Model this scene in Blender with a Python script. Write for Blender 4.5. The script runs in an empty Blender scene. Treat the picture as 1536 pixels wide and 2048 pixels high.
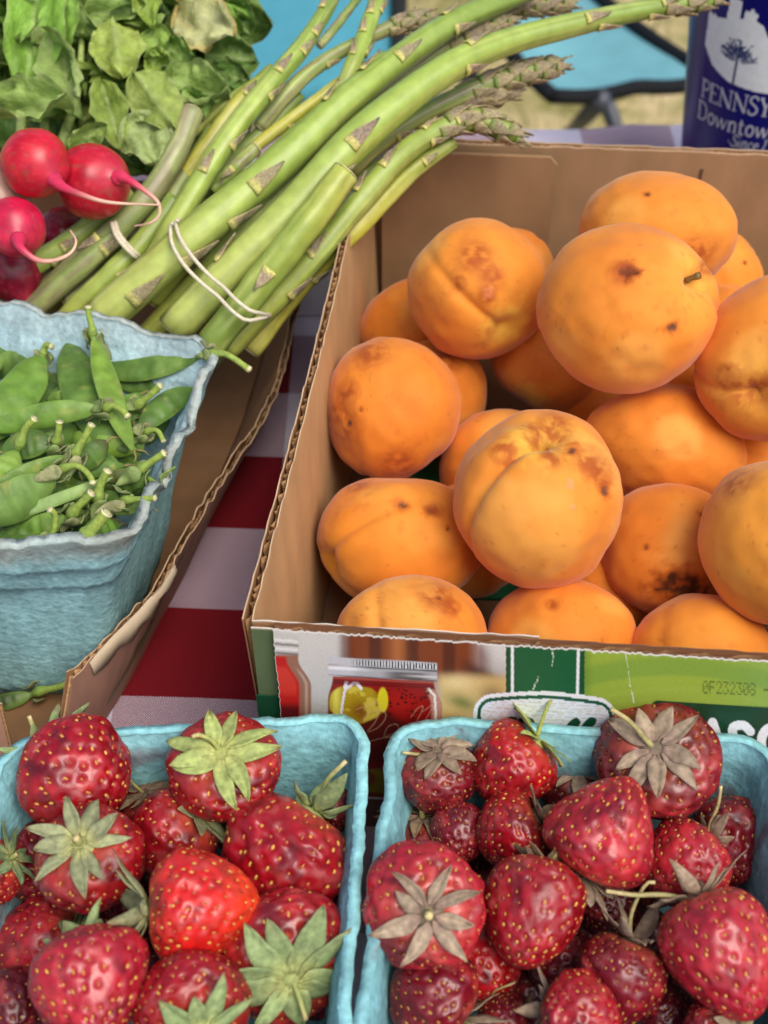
import bpy, math, random
import numpy as np
from mathutils import Vector, Matrix

# ------------------------------------------------------------------ camera, sky, sun, exposure
sc = bpy.context.scene
F, CAMH = 2500.0, 0.402                       # focal length in photo pixels (1536 x 2048), camera height over the table
cam_d = bpy.data.cameras.new('camera'); cam = bpy.data.objects.new('camera', cam_d)
sc.collection.objects.link(cam); sc.camera = cam
cam.location = (0, 0, CAMH); cam.rotation_euler = (math.radians(45), 0, 0)
cam_d.sensor_fit = 'VERTICAL'; cam_d.sensor_height = 36.0; cam_d.lens = F/2048*36
cam_d.clip_start = 0.01; cam_d.clip_end = 300
cam_d.dof.use_dof = True; cam_d.dof.focus_distance = 0.425; cam_d.dof.aperture_fstop = 12.5
SUN_EL, SUN_AZ = math.radians(58), math.radians(142)     # azimuth clockwise from +Y
w = bpy.data.worlds.new('World'); sc.world = w; w.use_nodes = True
nt = w.node_tree; bg = nt.nodes['Background']
sky = nt.nodes.new('ShaderNodeTexSky'); sky.sky_type = 'NISHITA'; sky.sun_disc = False
sky.sun_elevation = SUN_EL; sky.sun_rotation = SUN_AZ; sky.dust_density = 3.0; sky.air_density = 0.8; sky.ozone_density = 0.6
nt.links.new(sky.outputs[0], bg.inputs[0]); bg.inputs[1].default_value = 0.105
sl = bpy.data.lights.new('sun', 'SUN'); sun = bpy.data.objects.new('sun', sl); sc.collection.objects.link(sun)
sl.energy = 1.5; sl.angle = math.radians(40); sl.color = (1, .95, .87)
sd = Vector((math.sin(SUN_AZ)*math.cos(SUN_EL), math.cos(SUN_AZ)*math.cos(SUN_EL), math.sin(SUN_EL)))
sun.rotation_euler = sd.to_track_quat('Z', 'Y').to_euler(); sun.location = (0, 0, 5)
sc.view_settings.view_transform = 'Standard'; sc.view_settings.look = 'None'
sc.view_settings.exposure = 0.76; sc.view_settings.gamma = 1.0
sc.render.engine = 'CYCLES'; sc.cycles.use_denoising = True
sc.cycles.max_bounces = 8; sc.cycles.diffuse_bounces = 4; sc.cycles.sample_clamp_indirect = 6

# ------------------------------------------------------------------ helpers
rng = np.random.default_rng(7); random.seed(7)
q = 2**-.5
FW, UP, RT, CP = np.array([0, q, -q]), np.array([0, q, q]), np.array([1., 0, 0]), np.array([0, 0, CAMH])
def ray(x, y): return FW + RT*(x-768)/F - UP*(y-1024)/F
def P(x, y, d): return CP + ray(x, y)*d                  # survey point at depth d
def PZ(x, y, z):
    r = ray(x, y); return CP + r*((z-CAMH)/r[2])          # survey point on the level z
def depth(p): return float((np.asarray(p)-CP) @ FW)
def nrm(v): v = np.asarray(v, float); return v/(np.linalg.norm(v)+1e-12)
def S(r, g, b): # sRGB 0..255 -> linear
    c = np.array([r, g, b], float)/255
    return np.where(c <= .04045, c/12.92, ((c+.055)/1.055)**2.4)
def hash3(i, s):
    h = (i[..., 0]*374761393 + i[..., 1]*668265263 + i[..., 2]*2147483647 + s*974634541) & 0xffffffff
    h = ((h ^ (h >> 13))*1274126177) & 0xffffffff
    return ((h ^ (h >> 16)) & 0xffff)/65535.0
def vn(p, s=0):                                            # value noise 0..1
    p = np.asarray(p, float); i = np.floor(p).astype(np.int64); f = p-i; f = f*f*(3-2*f); o = 0
    for a in (0, 1):
        for b in (0, 1):
            for c in (0, 1):
                wgt = (f[..., 0] if a else 1-f[..., 0])*(f[..., 1] if b else 1-f[..., 1])*(f[..., 2] if c else 1-f[..., 2])
                o = o + wgt*hash3(i+np.array([a, b, c]), s)
    return o
def fbm(p, s=0, n=3):
    o, a, t = 0, .5, 0
    p = np.asarray(p, float)
    for k in range(n): o = o + a*vn(p*2**k+k*17.3, s+k); t += a; a *= .5
    return o/t
def sm(x, a, b): t = np.clip((x-a)/(b-a), 0, 1); return t*t*(3-2*t)
def mix(a, b, t): t = np.asarray(t)[..., None]; return np.asarray(a)*(1-t)+np.asarray(b)*t
def catmull(pts, n):
    p = np.asarray(pts, float)
    if len(p) == 2: t = np.linspace(0, 1, n)[:, None]; return p[0]*(1-t)+p[1]*t
    p = np.vstack([2*p[0]-p[1], p, 2*p[-1]-p[-2]])
    L = np.concatenate([[0], np.cumsum(np.linalg.norm(np.diff(p[1:-1], axis=0), axis=1))])
    out = []
    for s in np.linspace(0, L[-1], n):
        k = min(np.searchsorted(L, s, 'right')-1, len(L)-2); t = (s-L[k])/(L[k+1]-L[k]+1e-12)
        a, b, c, d = p[k], p[k+1], p[k+2], p[k+3]
        out.append(.5*((2*b)+(c-a)*t+(2*a-5*b+4*c-d)*t*t+(3*b-a-3*c+d)*t**3))
    return np.array(out)
def gf(nu, nv, cu=False):                                  # faces of a grid with nv rows of nu vertices
    a = np.arange(nu if cu else nu-1); b = (a+1) % nu
    r = np.arange(nv-1)[:, None]*nu
    return np.stack([r+a, r+b, r+nu+b, r+nu+a], -1).reshape(-1, 4)
def mk(name, V, Fc, m, parent=None, col=None, smooth=True, **tags):
    V = np.asarray(V, np.float32).reshape(-1, 3); me = bpy.data.meshes.new(name)
    if isinstance(Fc, np.ndarray) and Fc.ndim == 2:
        n, k = Fc.shape
        me.vertices.add(len(V)); me.vertices.foreach_set('co', V.ravel())
        me.loops.add(n*k); me.loops.foreach_set('vertex_index', Fc.astype(np.int32).ravel())
        me.polygons.add(n); me.polygons.foreach_set('loop_start', np.arange(0, n*k, k, dtype=np.int32))
        me.update(calc_edges=True)
    else:
        me.from_pydata([tuple(map(float, v)) for v in V], [], [tuple(int(i) for i in f) for f in Fc])
    me.validate()
    if smooth: me.polygons.foreach_set('use_smooth', [True]*len(me.polygons))
    if col is not None:
        a = me.color_attributes.new('col', 'FLOAT_COLOR', 'POINT')
        col = np.asarray(col, np.float32)
        if col.ndim == 1: col = np.tile(col, (len(V), 1))
        c4 = np.ones((len(V), 4), np.float32); c4[:, :3] = np.clip(col[:, :3], 0, 1); a.data.foreach_set('color', c4.ravel())
    if m: me.materials.append(m)
    o = bpy.data.objects.new(name, me); sc.collection.objects.link(o)
    if parent: o.parent = parent; o.matrix_parent_inverse = Matrix.Translation(-Vector(parent.location)) if parent.type == 'EMPTY' else Matrix()
    for k_, v_ in tags.items(): o[k_] = v_
    return o
def thing(name, label, cat, loc=(0, 0, 0), group=None):
    o = bpy.data.objects.new(name, None); sc.collection.objects.link(o); o.location = tuple(map(float, loc)); o.empty_display_size = .01
    o['label'] = label; o['category'] = cat
    if group: o['group'] = group
    return o
def tag(o, label, cat, group=None):
    o['label'] = label; o['category'] = cat
    if group: o['group'] = group
    return o
class B:                                                   # collects several shapes of one part
    def __init__(s): s.V, s.F, s.C, s.n = [], [], [], 0
    def add(s, V, Fc, col=(1, 1, 1)):
        V = np.asarray(V, float).reshape(-1, 3); s.V.append(V); s.F += [[int(i)+s.n for i in f] for f in Fc]; s.n += len(V)
        c = np.asarray(col, float); s.C.append(np.tile(c, (len(V), 1)) if c.ndim == 1 else c)
    def build(s, name, m, parent=None, smooth=True, **t): return mk(name, np.vstack(s.V), s.F, m, parent, np.vstack(s.C), smooth, **t)
def frames(pts):
    T = np.gradient(pts, axis=0); T /= np.linalg.norm(T, axis=1)[:, None]+1e-12
    n = np.cross(T[0], [0.31, .2, .93]); n = nrm(n); N = [n]
    for i in range(1, len(pts)):
        n = n-T[i]*(n@T[i]); n = nrm(n); N.append(n)
    N = np.array(N); return T, N, np.cross(T, N)
def tube(pts, rad, seg=8, cap=True, rib=None):
    pts = np.asarray(pts, float); n = len(pts); rad = np.broadcast_to(np.asarray(rad, float), (n,))
    T, N, Bn = frames(pts); th = np.linspace(0, 2*np.pi, seg, endpoint=False)
    rr = rad[:, None]*np.ones(seg)[None]
    if rib is not None: rr = rr*rib(np.linspace(0, 1, n)[:, None], th[None])
    V = pts[:, None]+rr[..., None]*(np.cos(th)[None, :, None]*N[:, None]+np.sin(th)[None, :, None]*Bn[:, None])
    V = V.reshape(-1, 3); Fc = gf(seg, n, True).tolist()
    if cap: Fc += [list(range(seg))[::-1], list(range((n-1)*seg, n*seg))]
    return V, Fc
def boxm(c, s, R=None):
    c, s = np.asarray(c, float), np.asarray(s, float)/2
    V = np.array([[x, y, z] for x in (-1, 1) for y in (-1, 1) for z in (-1, 1)])*s
    if R is not None: V = V @ np.asarray(R).T
    return V+c, [[0, 1, 3, 2], [4, 6, 7, 5], [0, 4, 5, 1], [2, 3, 7, 6], [0, 2, 6, 4], [1, 5, 7, 3]]

# ------------------------------------------------------------------ materials
def attr_mat(name, rough=.5, spec=.5, nscale=200., namt=.25, bscale=400., bstr=.2, bdist=.0005, sss=0, sssr=(.01, .004, .002), sheen=0, coat=0, transl=0, metal=0, detail=4, rvar=0, aniso=None, stretch=None):
    m = bpy.data.materials.new(name); m.use_nodes = True; t = m.node_tree; b = t.nodes['Principled BSDF']
    N, L = t.nodes.new, t.links.new
    at = N('ShaderNodeAttribute'); at.attribute_name = 'col'
    tc = N('ShaderNodeTexCoord'); vec = tc.outputs['Object']
    if stretch:
        mp = N('ShaderNodeMapping'); mp.inputs['Scale'].default_value = stretch; L(vec, mp.inputs[0]); vec = mp.outputs[0]
    no = N('ShaderNodeTexNoise'); no.inputs['Scale'].default_value = nscale; no.inputs['Detail'].default_value = detail; L(vec, no.inputs[0])
    mr = N('ShaderNodeMapRange'); mr.inputs[1].default_value = .3; mr.inputs[2].default_value = .7; mr.inputs[3].default_value = 1-namt; mr.inputs[4].default_value = 1+namt; L(no.outputs[0], mr.inputs[0])
    mx = N('ShaderNodeMix'); mx.data_type = 'RGBA'; mx.blend_type = 'MULTIPLY'; mx.inputs[0].default_value = 1
    L(at.outputs[0], mx.inputs[6]); L(mr.outputs[0], mx.inputs[7]); L(mx.outputs[2], b.inputs['Base Color'])
    b.inputs['Roughness'].default_value = rough; b.inputs['Specular IOR Level'].default_value = spec; b.inputs['Metallic'].default_value = metal
    if rvar:
        r2 = N('ShaderNodeMapRange'); r2.inputs[1].default_value = .3; r2.inputs[2].default_value = .7; r2.inputs[3].default_value = rough-rvar; r2.inputs[4].default_value = rough+rvar
        n3 = N('ShaderNodeTexNoise'); n3.inputs['Scale'].default_value = nscale*.6; L(vec, n3.inputs[0]); L(n3.outputs[0], r2.inputs[0]); L(r2.outputs[0], b.inputs['Roughness'])
    if bstr:
        n2 = N('ShaderNodeTexNoise'); n2.inputs['Scale'].default_value = bscale; n2.inputs['Detail'].default_value = 5; L(vec, n2.inputs[0])
        bu = N('ShaderNodeBump'); bu.inputs['Strength'].default_value = bstr; bu.inputs['Distance'].default_value = bdist; L(n2.outputs[0], bu.inputs['Height']); L(bu.outputs[0], b.inputs['Normal'])
    if sss:
        b.inputs['Subsurface Weight'].default_value = sss; b.inputs['Subsurface Radius'].default_value = sssr; b.inputs['Subsurface Scale'].default_value = 1.0
    if sheen:
        b.inputs['Sheen Weight'].default_value = sheen; b.inputs['Sheen Roughness'].default_value = .4
    if coat: b.inputs['Coat Weight'].default_value = coat; b.inputs['Coat Roughness'].default_value = .12
    if transl:
        tr = N('ShaderNodeBsdfTranslucent'); L(mx.outputs[2], tr.inputs[0]); ms = N('ShaderNodeMixShader'); ms.inputs[0].default_value = transl
        L(b.outputs[0], ms.inputs[1]); L(tr.outputs[0], ms.inputs[2]); L(ms.outputs[0], t.nodes['Material Output'].inputs[0])
    return m
M = {}
M['berry'] = attr_mat('strawberry_flesh', .34, .6, 260, .25, 600, .28, .0005, sss=.08, sssr=(.004, .0012, .0008), rvar=.1)
M['seed'] = attr_mat('strawberry_seed', .45, .4, 900, .2, 900, 0)
M['sepal'] = attr_mat('sepal', .6, .3, 500, .3, 900, .35, .0004, transl=.12)
M['stem'] = attr_mat('stem', .5, .4, 600, .25, 900, .2, .0003)
M['apricot'] = attr_mat('apricot_skin', .66, .2, 130, .05, 2200, .22, .0003, sss=.06, sssr=(.004, .002, .0008), sheen=.22)
M['pulp'] = attr_mat('moulded_pulp', .85, .15, 420, .2, 330, .8, .0009, detail=6)
M['card'] = attr_mat('cardboard', .85, .15, 70, .11, 260, .3, .0004, detail=6, stretch=(1, 1, .55))
M['cardedge'] = attr_mat('cardboard_edge', .9, .1, 700, .3, 900, .6, .0006)
M['print'] = attr_mat('printed_board', .42, .4, 2600, .10, 900, .08, .0002)
M['spear'] = attr_mat('asparagus_skin', .38, .45, 160, .14, 500, .15, .0004, sss=.06, sssr=(.003, .003, .001))
M['bract'] = attr_mat('asparagus_scale', .65, .25, 900, .35, 900, .4, .0004)
M['pod'] = attr_mat('pea_pod_skin', .50, .32, 170, .24, 420, .35, .0006, sss=.06, sssr=(.002, .003, .001), rvar=.1)
M['leaf'] = attr_mat('radish_leaf', .5, .4, 220, .22, 420, .8, .0012, transl=.25)
M['radish'] = attr_mat('radish_skin', .33, .45, 150, .18, 700, .12, .0003, sss=.08, sssr=(.004, .001, .001))
M['band'] = attr_mat('rubber_band', .6, .3, 800, .12, 900, .1, .0002)
M['white'] = attr_mat('white_plastic', .4, .4, 60, .05, 200, 0)
M['bottle'] = attr_mat('blue_enamel', .28, .35, 30, .06, 300, 0)
M['ink'] = attr_mat('printed_ink', .45, .4, 300, .05, 300, 0)
M['fabric'] = attr_mat('camp_fabric', .8, .2, 30, .08, 1200, .25, .0006)
M['frame'] = attr_mat('dark_metal_tube', .4, .5, 100, .1, 300, 0)
M['wood'] = attr_mat('table_top', .7, .3, 60, .15, 300, .1)
M['grass'] = attr_mat('grass_blade', .7, .25, 3, .35, 200, 0, transl=.2)

def cloth_mat():
    m = bpy.data.materials.new('gingham_cloth'); m.use_nodes = True; t = m.node_tree; b = t.nodes['Principled BSDF']; N, L = t.nodes.new, t.links.new
    tc = N('ShaderNodeTexCoord'); uv = tc.outputs['UV']
    sp = N('ShaderNodeSeparateXYZ'); L(uv, sp.inputs[0])
    def math_(op, a, bb=None, clamp=False):
        n = N('ShaderNodeMath'); n.operation = op; n.use_clamp = clamp
        for i, v in enumerate((a, bb)):
            if v is None: continue
            if isinstance(v, (int, float)): n.inputs[i].default_value = v
            else: L(v, n.inputs[i])
        return n.outputs[0]
    def stripe(c, period, off):
        x = math_('FRACT', math_('DIVIDE', math_('ADD', c, off), period*2)); return math_('LESS_THAN', x, .5)
    col_ = stripe(sp.outputs[0], .0585, .0478+.117*4+.0585)   # red warp bands
    row_ = stripe(sp.outputs[1], .0475, -.294+.095*6)         # red weft bands
    # interlaced threads
    tx = math_('FRACT', math_('DIVIDE', sp.outputs[0], .0010)); ty = math_('FRACT', math_('DIVIDE', sp.outputs[1], .0010))
    ch = math_('ABSOLUTE', math_('SUBTRACT', math_('GREATER_THAN', tx, .5), math_('GREATER_THAN', ty, .5)))
    red = math_('ADD', math_('MULTIPLY', ch, col_), math_('MULTIPLY', math_('SUBTRACT', 1.0, ch), row_))
    mx = N('ShaderNodeMix'); mx.data_type = 'RGBA'; mx.inputs[6].default_value = (*S(200, 191, 204), 1); mx.inputs[7].default_value = (*S(112, 5, 18), 1); L(red, mx.inputs[0])
    no = N('ShaderNodeTexNoise'); no.inputs['Scale'].default_value = 25; no.inputs['Detail'].default_value = 6; L(uv, no.inputs[0])
    mr = N('ShaderNodeMapRange'); mr.inputs[3].default_value = .82; mr.inputs[4].default_value = 1.15; L(no.outputs[0], mr.inputs[0])
    m2 = N('ShaderNodeMix'); m2.data_type = 'RGBA'; m2.blend_type = 'MULTIPLY'; m2.inputs[0].default_value = 1; L(mx.outputs[2], m2.inputs[6]); L(mr.outputs[0], m2.inputs[7]); L(m2.outputs[2], b.inputs['Base Color'])
    bu = N('ShaderNodeBump'); bu.inputs['Strength'].default_value = .7; bu.inputs['Distance'].default_value = .0006
    hx = math_('MULTIPLY', math_('ABSOLUTE', math_('SUBTRACT', tx, .5)), math_('ABSOLUTE', math_('SUBTRACT', ty, .5))); L(hx, bu.inputs['Height']); L(bu.outputs[0], b.inputs['Normal'])
    b.inputs['Roughness'].default_value = .85; b.inputs['Specular IOR Level'].default_value = .2; b.inputs['Sheen Weight'].default_value = .1
    return m
M['cloth'] = cloth_mat()
def ground_mat():
    m = bpy.data.materials.new('dry_lawn'); m.use_nodes = True; t = m.node_tree; b = t.nodes['Principled BSDF']; N, L = t.nodes.new, t.links.new
    tc = N('ShaderNodeTexCoord'); no = N('ShaderNodeTexNoise'); no.inputs['Scale'].default_value = 5; no.inputs['Detail'].default_value = 8; no.inputs['Roughness'].default_value = .7; L(tc.outputs['Object'], no.inputs[0])
    cr = N('ShaderNodeValToRGB'); cr.color_ramp.elements[0].position = .36; cr.color_ramp.elements[0].color = (*S(112, 112, 44), 1); cr.color_ramp.elements[1].position = .62; cr.color_ramp.elements[1].color = (*S(205, 182, 136), 1)
    L(no.outputs[0], cr.inputs[0]); L(cr.outputs[0], b.inputs['Base Color']); b.inputs['Roughness'].default_value = .9
    return m
M['ground'] = ground_mat()

# ------------------------------------------------------------------ ground, table, cloth
GZ = -.74
g = 60
gx = np.linspace(-1, 1, 41); gx = np.sign(gx)*np.abs(gx)**2*g
X, Y = np.meshgrid(gx, gx+2); Z = GZ+.02*(vn(np.stack([X*.8, Y*.8, 0*X], -1))-.5)
mk('ground', np.stack([X, Y, Z], -1), gf(41, 41), M['ground'], kind='structure')
bl = B()
for k in range(2600):
    x, y = rng.uniform(-.9, 1.6), rng.uniform(1.0, 3.4); h = rng.uniform(.02, .07); a = rng.uniform(0, 6.28); ww = rng.uniform(.002, .005)
    dx, dy = math.cos(a), math.sin(a); l = rng.normal(size=2)*.03
    c = mix(S(120, 125, 45), S(205, 185, 130), rng.random())
    bl.add([[x-dx*ww, y-dy*ww, GZ-.01], [x+dx*ww, y+dy*ww, GZ-.01], [x+l[0], y+l[1], GZ+h]], [[0, 1, 2]], c)
bl.build('grass', M['grass'], None, False, kind='stuff', label='dry yellowish lawn grass under the camp seats', category='grass')

tb = thing('table', 'folding table hidden beneath the gingham cloth', 'table', (0.05, .33, GZ))
V, Fc = boxm((.05, .33, -.016), (1.3, .82, .024)); mk('table_top', V, Fc, M['wood'], tb, S(200, 198, 190), False)
for sx in (-.5, .6):
    for sy in (0, .66):
        V, Fc = tube([(sx, sy, GZ), (sx, sy, -.028)], .014, 10); mk('leg', V, Fc, M['frame'], tb, S(90, 90, 92))
# cloth: a sheet with folds hanging over the edge
nx, ny = 141, 121
us = np.linspace(-.92, 1.02, nx); vs = np.linspace(-.36, 1.05, ny)
U, Vv = np.meshgrid(us, vs)
x0, x1, y0, y1 = -.605, .705, -.085, .752
cx_, cy_ = np.clip(U, x0, x1), np.clip(Vv, y0, y1)
ox, oy = U-cx_, Vv-cy_; drop = np.hypot(ox, oy)
wav = .012*np.sin(U*41+Vv*3)*np.sign(np.abs(oy))+.012*np.sin(Vv*37)*np.sign(np.abs(ox))
px_ = cx_+np.sign(ox)*np.minimum(drop, .01)+np.sign(ox)*np.abs(wav)*sm(drop, 0, .12); py_ = cy_+np.sign(oy)*np.minimum(drop, .01)+np.sign(oy)*np.abs(wav)*sm(drop, 0, .12)
pz_ = -np.clip(drop-.008, 0, None)+.0012*(vn(np.stack([U*14, Vv*14, 0*U], -1), 3)-.5)*2*(drop == 0)
pz_ += .004*np.exp(-((U-.135-.5*(Vv-.7))/.02)**2)*sm(Vv, .66, .75)*(drop < .02)+.005*np.exp(-((U-.21)/.025)**2)*sm(Vv, .66, .75)*(drop < .02)
co = mk('tablecloth', np.stack([px_, py_, pz_], -1), gf(nx, ny), M['cloth'])
uvl = co.data.uv_layers.new(name='uv'); a_ = math.radians(-2.2)
uu, vv = U.ravel()*math.cos(a_)+(Vv.ravel()-.35)*math.sin(-a_)*0, Vv.ravel()+U.ravel()*math.tan(math.radians(2.6))
li = np.empty(len(co.data.loops), np.int32); co.data.loops.foreach_get('vertex_index', li)
uvl.data.foreach_set('uv', np.stack([uu[li], vv[li]], -1).astype(np.float32).ravel())
tag(co, 'red and white gingham tablecloth spread under the cartons and boxes', 'tablecloth')

# ------------------------------------------------------------------ corrugated board
def jag(n, amp, s): x = np.linspace(0, n*.35, n); return amp*(vn(np.stack([x, 0*x+s*3.1, 0*x], -1), s)-.5)*2
def board(parent, bot, top, out, T=.004, wl=.0065, cin=(176, 128, 88), cout=(176, 128, 88), names=('inner_liner', 'outer_liner', 'fluting'), jz=.0006, seed=0, m_out=None, edge=(205, 176, 140), lin=.00045, n=None, drop_out=None):
    """corrugated wall between two polylines (bottom, top); out = outward direction"""
    bot, top = np.asarray(bot, float), np.asarray(top, float); out = np.asarray(out, float)
    L = np.linalg.norm(np.diff(top, axis=0), axis=1).sum()
    n = n or max(20, int(L/.0016)); b, t = catmull(bot, n), catmull(top, n)
    tang = np.gradient(t, axis=0); o = np.cross(tang, b-t); o /= np.linalg.norm(o, axis=1)[:, None]; o *= np.sign(o @ out)[:, None]
    hs = np.array([0, .25, .5, .75, .95, .992, 1.])
    def slab(off, thick, col, name, m, jseed):
        tt = t+np.array([0, 0, 1])*jag(n, jz, jseed)[:, None]
        if drop_out is not None and name == names[1]: tt = tt+np.array([0, 0, 1])*drop_out(np.linspace(0, 1, n))[:, None]
        rows = [b+(tt-b)*h+o*off for h in hs]+[b+(tt-b)*h+o*(off+thick) for h in hs[::-1]]
        V = np.stack(rows, 0); C = np.tile(S(*col), (14*n, 1)).reshape(14, n, 3); C[6:8] = S(*edge)
        fc = gf(n, 14).tolist()+[[r*n, (r+1)*n, (12-r)*n, (13-r)*n] for r in range(6)]+[[r*n+n-1, (13-r)*n+n-1, (12-r)*n+n-1, (r+1)*n+n-1] for r in range(6)]
        return mk(name, V, fc, m, parent, C.reshape(-1, 3), False)
    slab(0, lin, cin, names[0], M['card'], seed); slab(T-lin, lin, cout, names[1], m_out or M['card'], seed+5)
    s = np.concatenate([[0], np.cumsum(np.linalg.norm(np.diff(t, axis=0), axis=1))]); nn = int(L/wl*8)
    si = np.linspace(0, s[-1], nn); ti = np.stack([np.interp(si, s, t[:, k]) for k in range(3)], 1); bi = np.stack([np.interp(si, s, b[:, k]) for k in range(3)], 1); oi = np.stack([np.interp(si, s, o[:, k]) for k in range(3)], 1)
    a = (lin*1.2+(T-2.4*lin)*(.5+.5*np.sin(si/wl*2*np.pi+jag(nn, 2.2, seed+9))*(.75+jag(nn, .25, seed+14))))[:, None]
    ti = ti+np.array([0, 0, 1])*(jag(nn, jz*.8, seed+11)-.0006)[:, None]
    V = np.stack([bi+oi*a, ti+oi*a], 0); mk(names[2], V, gf(nn, 2), M['cardedge'], parent, S(184, 142, 100), True)

# ------------------------------------------------------------------ apricot box
ab = thing('cardboard_box', 'brown corrugated box with printed jar label filled with apricots', 'box', (.13, .39, 0))
HB = .106
FL, BL = np.array([-.0405, .2489, 0]), np.array([-.0061, .5373, 0])
ud = nrm([1, -.0755, 0]); FR, BR = FL+ud*.335, BL+ud*.335
zt = np.array([0, 0, HB]); zb = np.array([0, 0, .001]); dd = nrm(BL-FL)
ins = .004
board(ab, [FL+zb+ud*.004, BL+zb+ud*.005], [FL+zt, (FL+BL)/2+zt*1.02+ud*.001, BL+zt*1.05], -ud, seed=1, jz=.0011, T=.0034, wl=.0058, cin=(186, 148, 104), cout=(158, 116, 80), edge=(196, 166, 130))
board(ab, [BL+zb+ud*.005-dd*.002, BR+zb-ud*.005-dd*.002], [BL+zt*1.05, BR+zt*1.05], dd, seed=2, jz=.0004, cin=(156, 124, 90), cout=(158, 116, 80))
board(ab, [FR+zb-ud*.003, BR+zb-ud*.003], [FR+zt, BR+zt], ud, seed=3, cin=(182, 132, 92), cout=(158, 116, 80))
# short inner flap of the front, olive and dark green outside
fl0, fl1 = FL-ud*.0, FL+ud*.088
def dropf(t): return -.0085*sm(t, .955, 1.0)
board(ab, [fl0+zb+dd*.001, fl1+zb+dd*.001], [fl0+zt*1.0, fl1+zt*1.005], -dd, T=.0035, seed=4, jz=.0008, cin=(184, 134, 92), cout=(92, 108, 74), names=('flap_liner', 'flap_face', 'flap_fluting'), edge=(214, 202, 184))
V, Fc = boxm(FL+ud*.004-dd*.00392+np.array([0, 0, .037]), (.0092, .0005, .072), np.stack([ud, dd, [0, 0, 1]], 1)); mk('green_print', V, Fc, M['print'], ab, S(24, 72, 46), False)
# inner flap of the back with bevelled corner
c0, c1 = BL+ud*.006-dd*.0055, BL+ud*.0875-dd*.0055
fp = [c0+np.array([0, 0, .002]), c1+np.array([0, 0, .002]), c1+zt*1.0, c1-ud*.0035+zt*1.035, c0+zt*1.035]
V = np.array(fp+[p-dd*.0022 for p in fp]); mk('back_flap', V, [[0, 1, 2, 3, 4], [9, 8, 7, 6, 5]]+[[i, 5+i, 5+(i+1) % 5, (i+1) % 5] for i in range(5)], M['card'], ab, S(150, 119, 86), False)
for k, xx in enumerate((.155, .245)):
    V, Fc = boxm(BL+ud*xx-dd*.0004+np.array([0, 0, .053]), (.0011, .001, .100), np.stack([ud, dd, [0, 0, 1]], 1)); mk('crease', V, Fc, M['card'], ab, S(104, 78, 62), False)
fv = [FL+ud*.005, FR-ud*.004, BR-ud*.004, BL+ud*.005]
V = np.array([p+np.array([0, 0, .0035]) for p in fv]+[p+np.array([0, 0, .0008]) for p in fv]); mk('floor_panel', V, [[0, 1, 2, 3], [7, 6, 5, 4]]+[[i, 4+i, 4+(i+1) % 4, (i+1) % 4] for i in range(4)], M['card'], ab, S(120, 88, 60), False)
fl_c = (FL+BL)/2+ud*.09; V, Fc = boxm(fl_c+np.array([0, 0, .0050]), (.14, .085, .0016), np.stack([ud, dd, [0, 0, 1]], 1)); mk('floor_flap', V, Fc, M['print'], ab, S(30, 95, 62), False)

# --- front panel with its print. Artwork units -> panel metres through a fixed sheet transform
O = FL+ud*.0075-dd*.0058; HP = .1095; LP = .326
def sheet(u, v):                                           # panel metres (u right, v down) -> artwork units
    p = O+ud*u[..., None]+np.array([0, 0, 1.])*(HP-v)[..., None]
    qv = p-CP; d = qv @ FW; return 768+(qv @ RT)/d*F, 1024-(qv @ UP)/d*F
def seg_d(X, Y, pts):
    d = np.full(X.shape, 1e9)
    for (ax, ay), (bx, by) in zip(pts[:-1], pts[1:]):
        L2 = (bx-ax)**2+(by-ay)**2+1e-9; t = np.clip(((X-ax)*(bx-ax)+(Y-ay)*(by-ay))/L2, 0, 1); d = np.minimum(d, np.hypot(X-ax-t*(bx-ax), Y-ay-t*(by-ay)))
    return d
def rr_sdf(X, Y, cx, cy, hx, hy, r):
    qx, qy = np.abs(X-cx)-hx+r, np.abs(Y-cy)-hy+r; return np.hypot(np.maximum(qx, 0), np.maximum(qy, 0))+np.minimum(np.maximum(qx, qy), 0)-r
DOT = {'0': '0E11131519110E', 'F': '1F10101E101010', '2': '0E11010204081F', '3': '1F02040201110E', '8': '0E11110E11110E', '-': '0000001F000000', '1': '040C040404040E', ' ': '00'*7}
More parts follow.
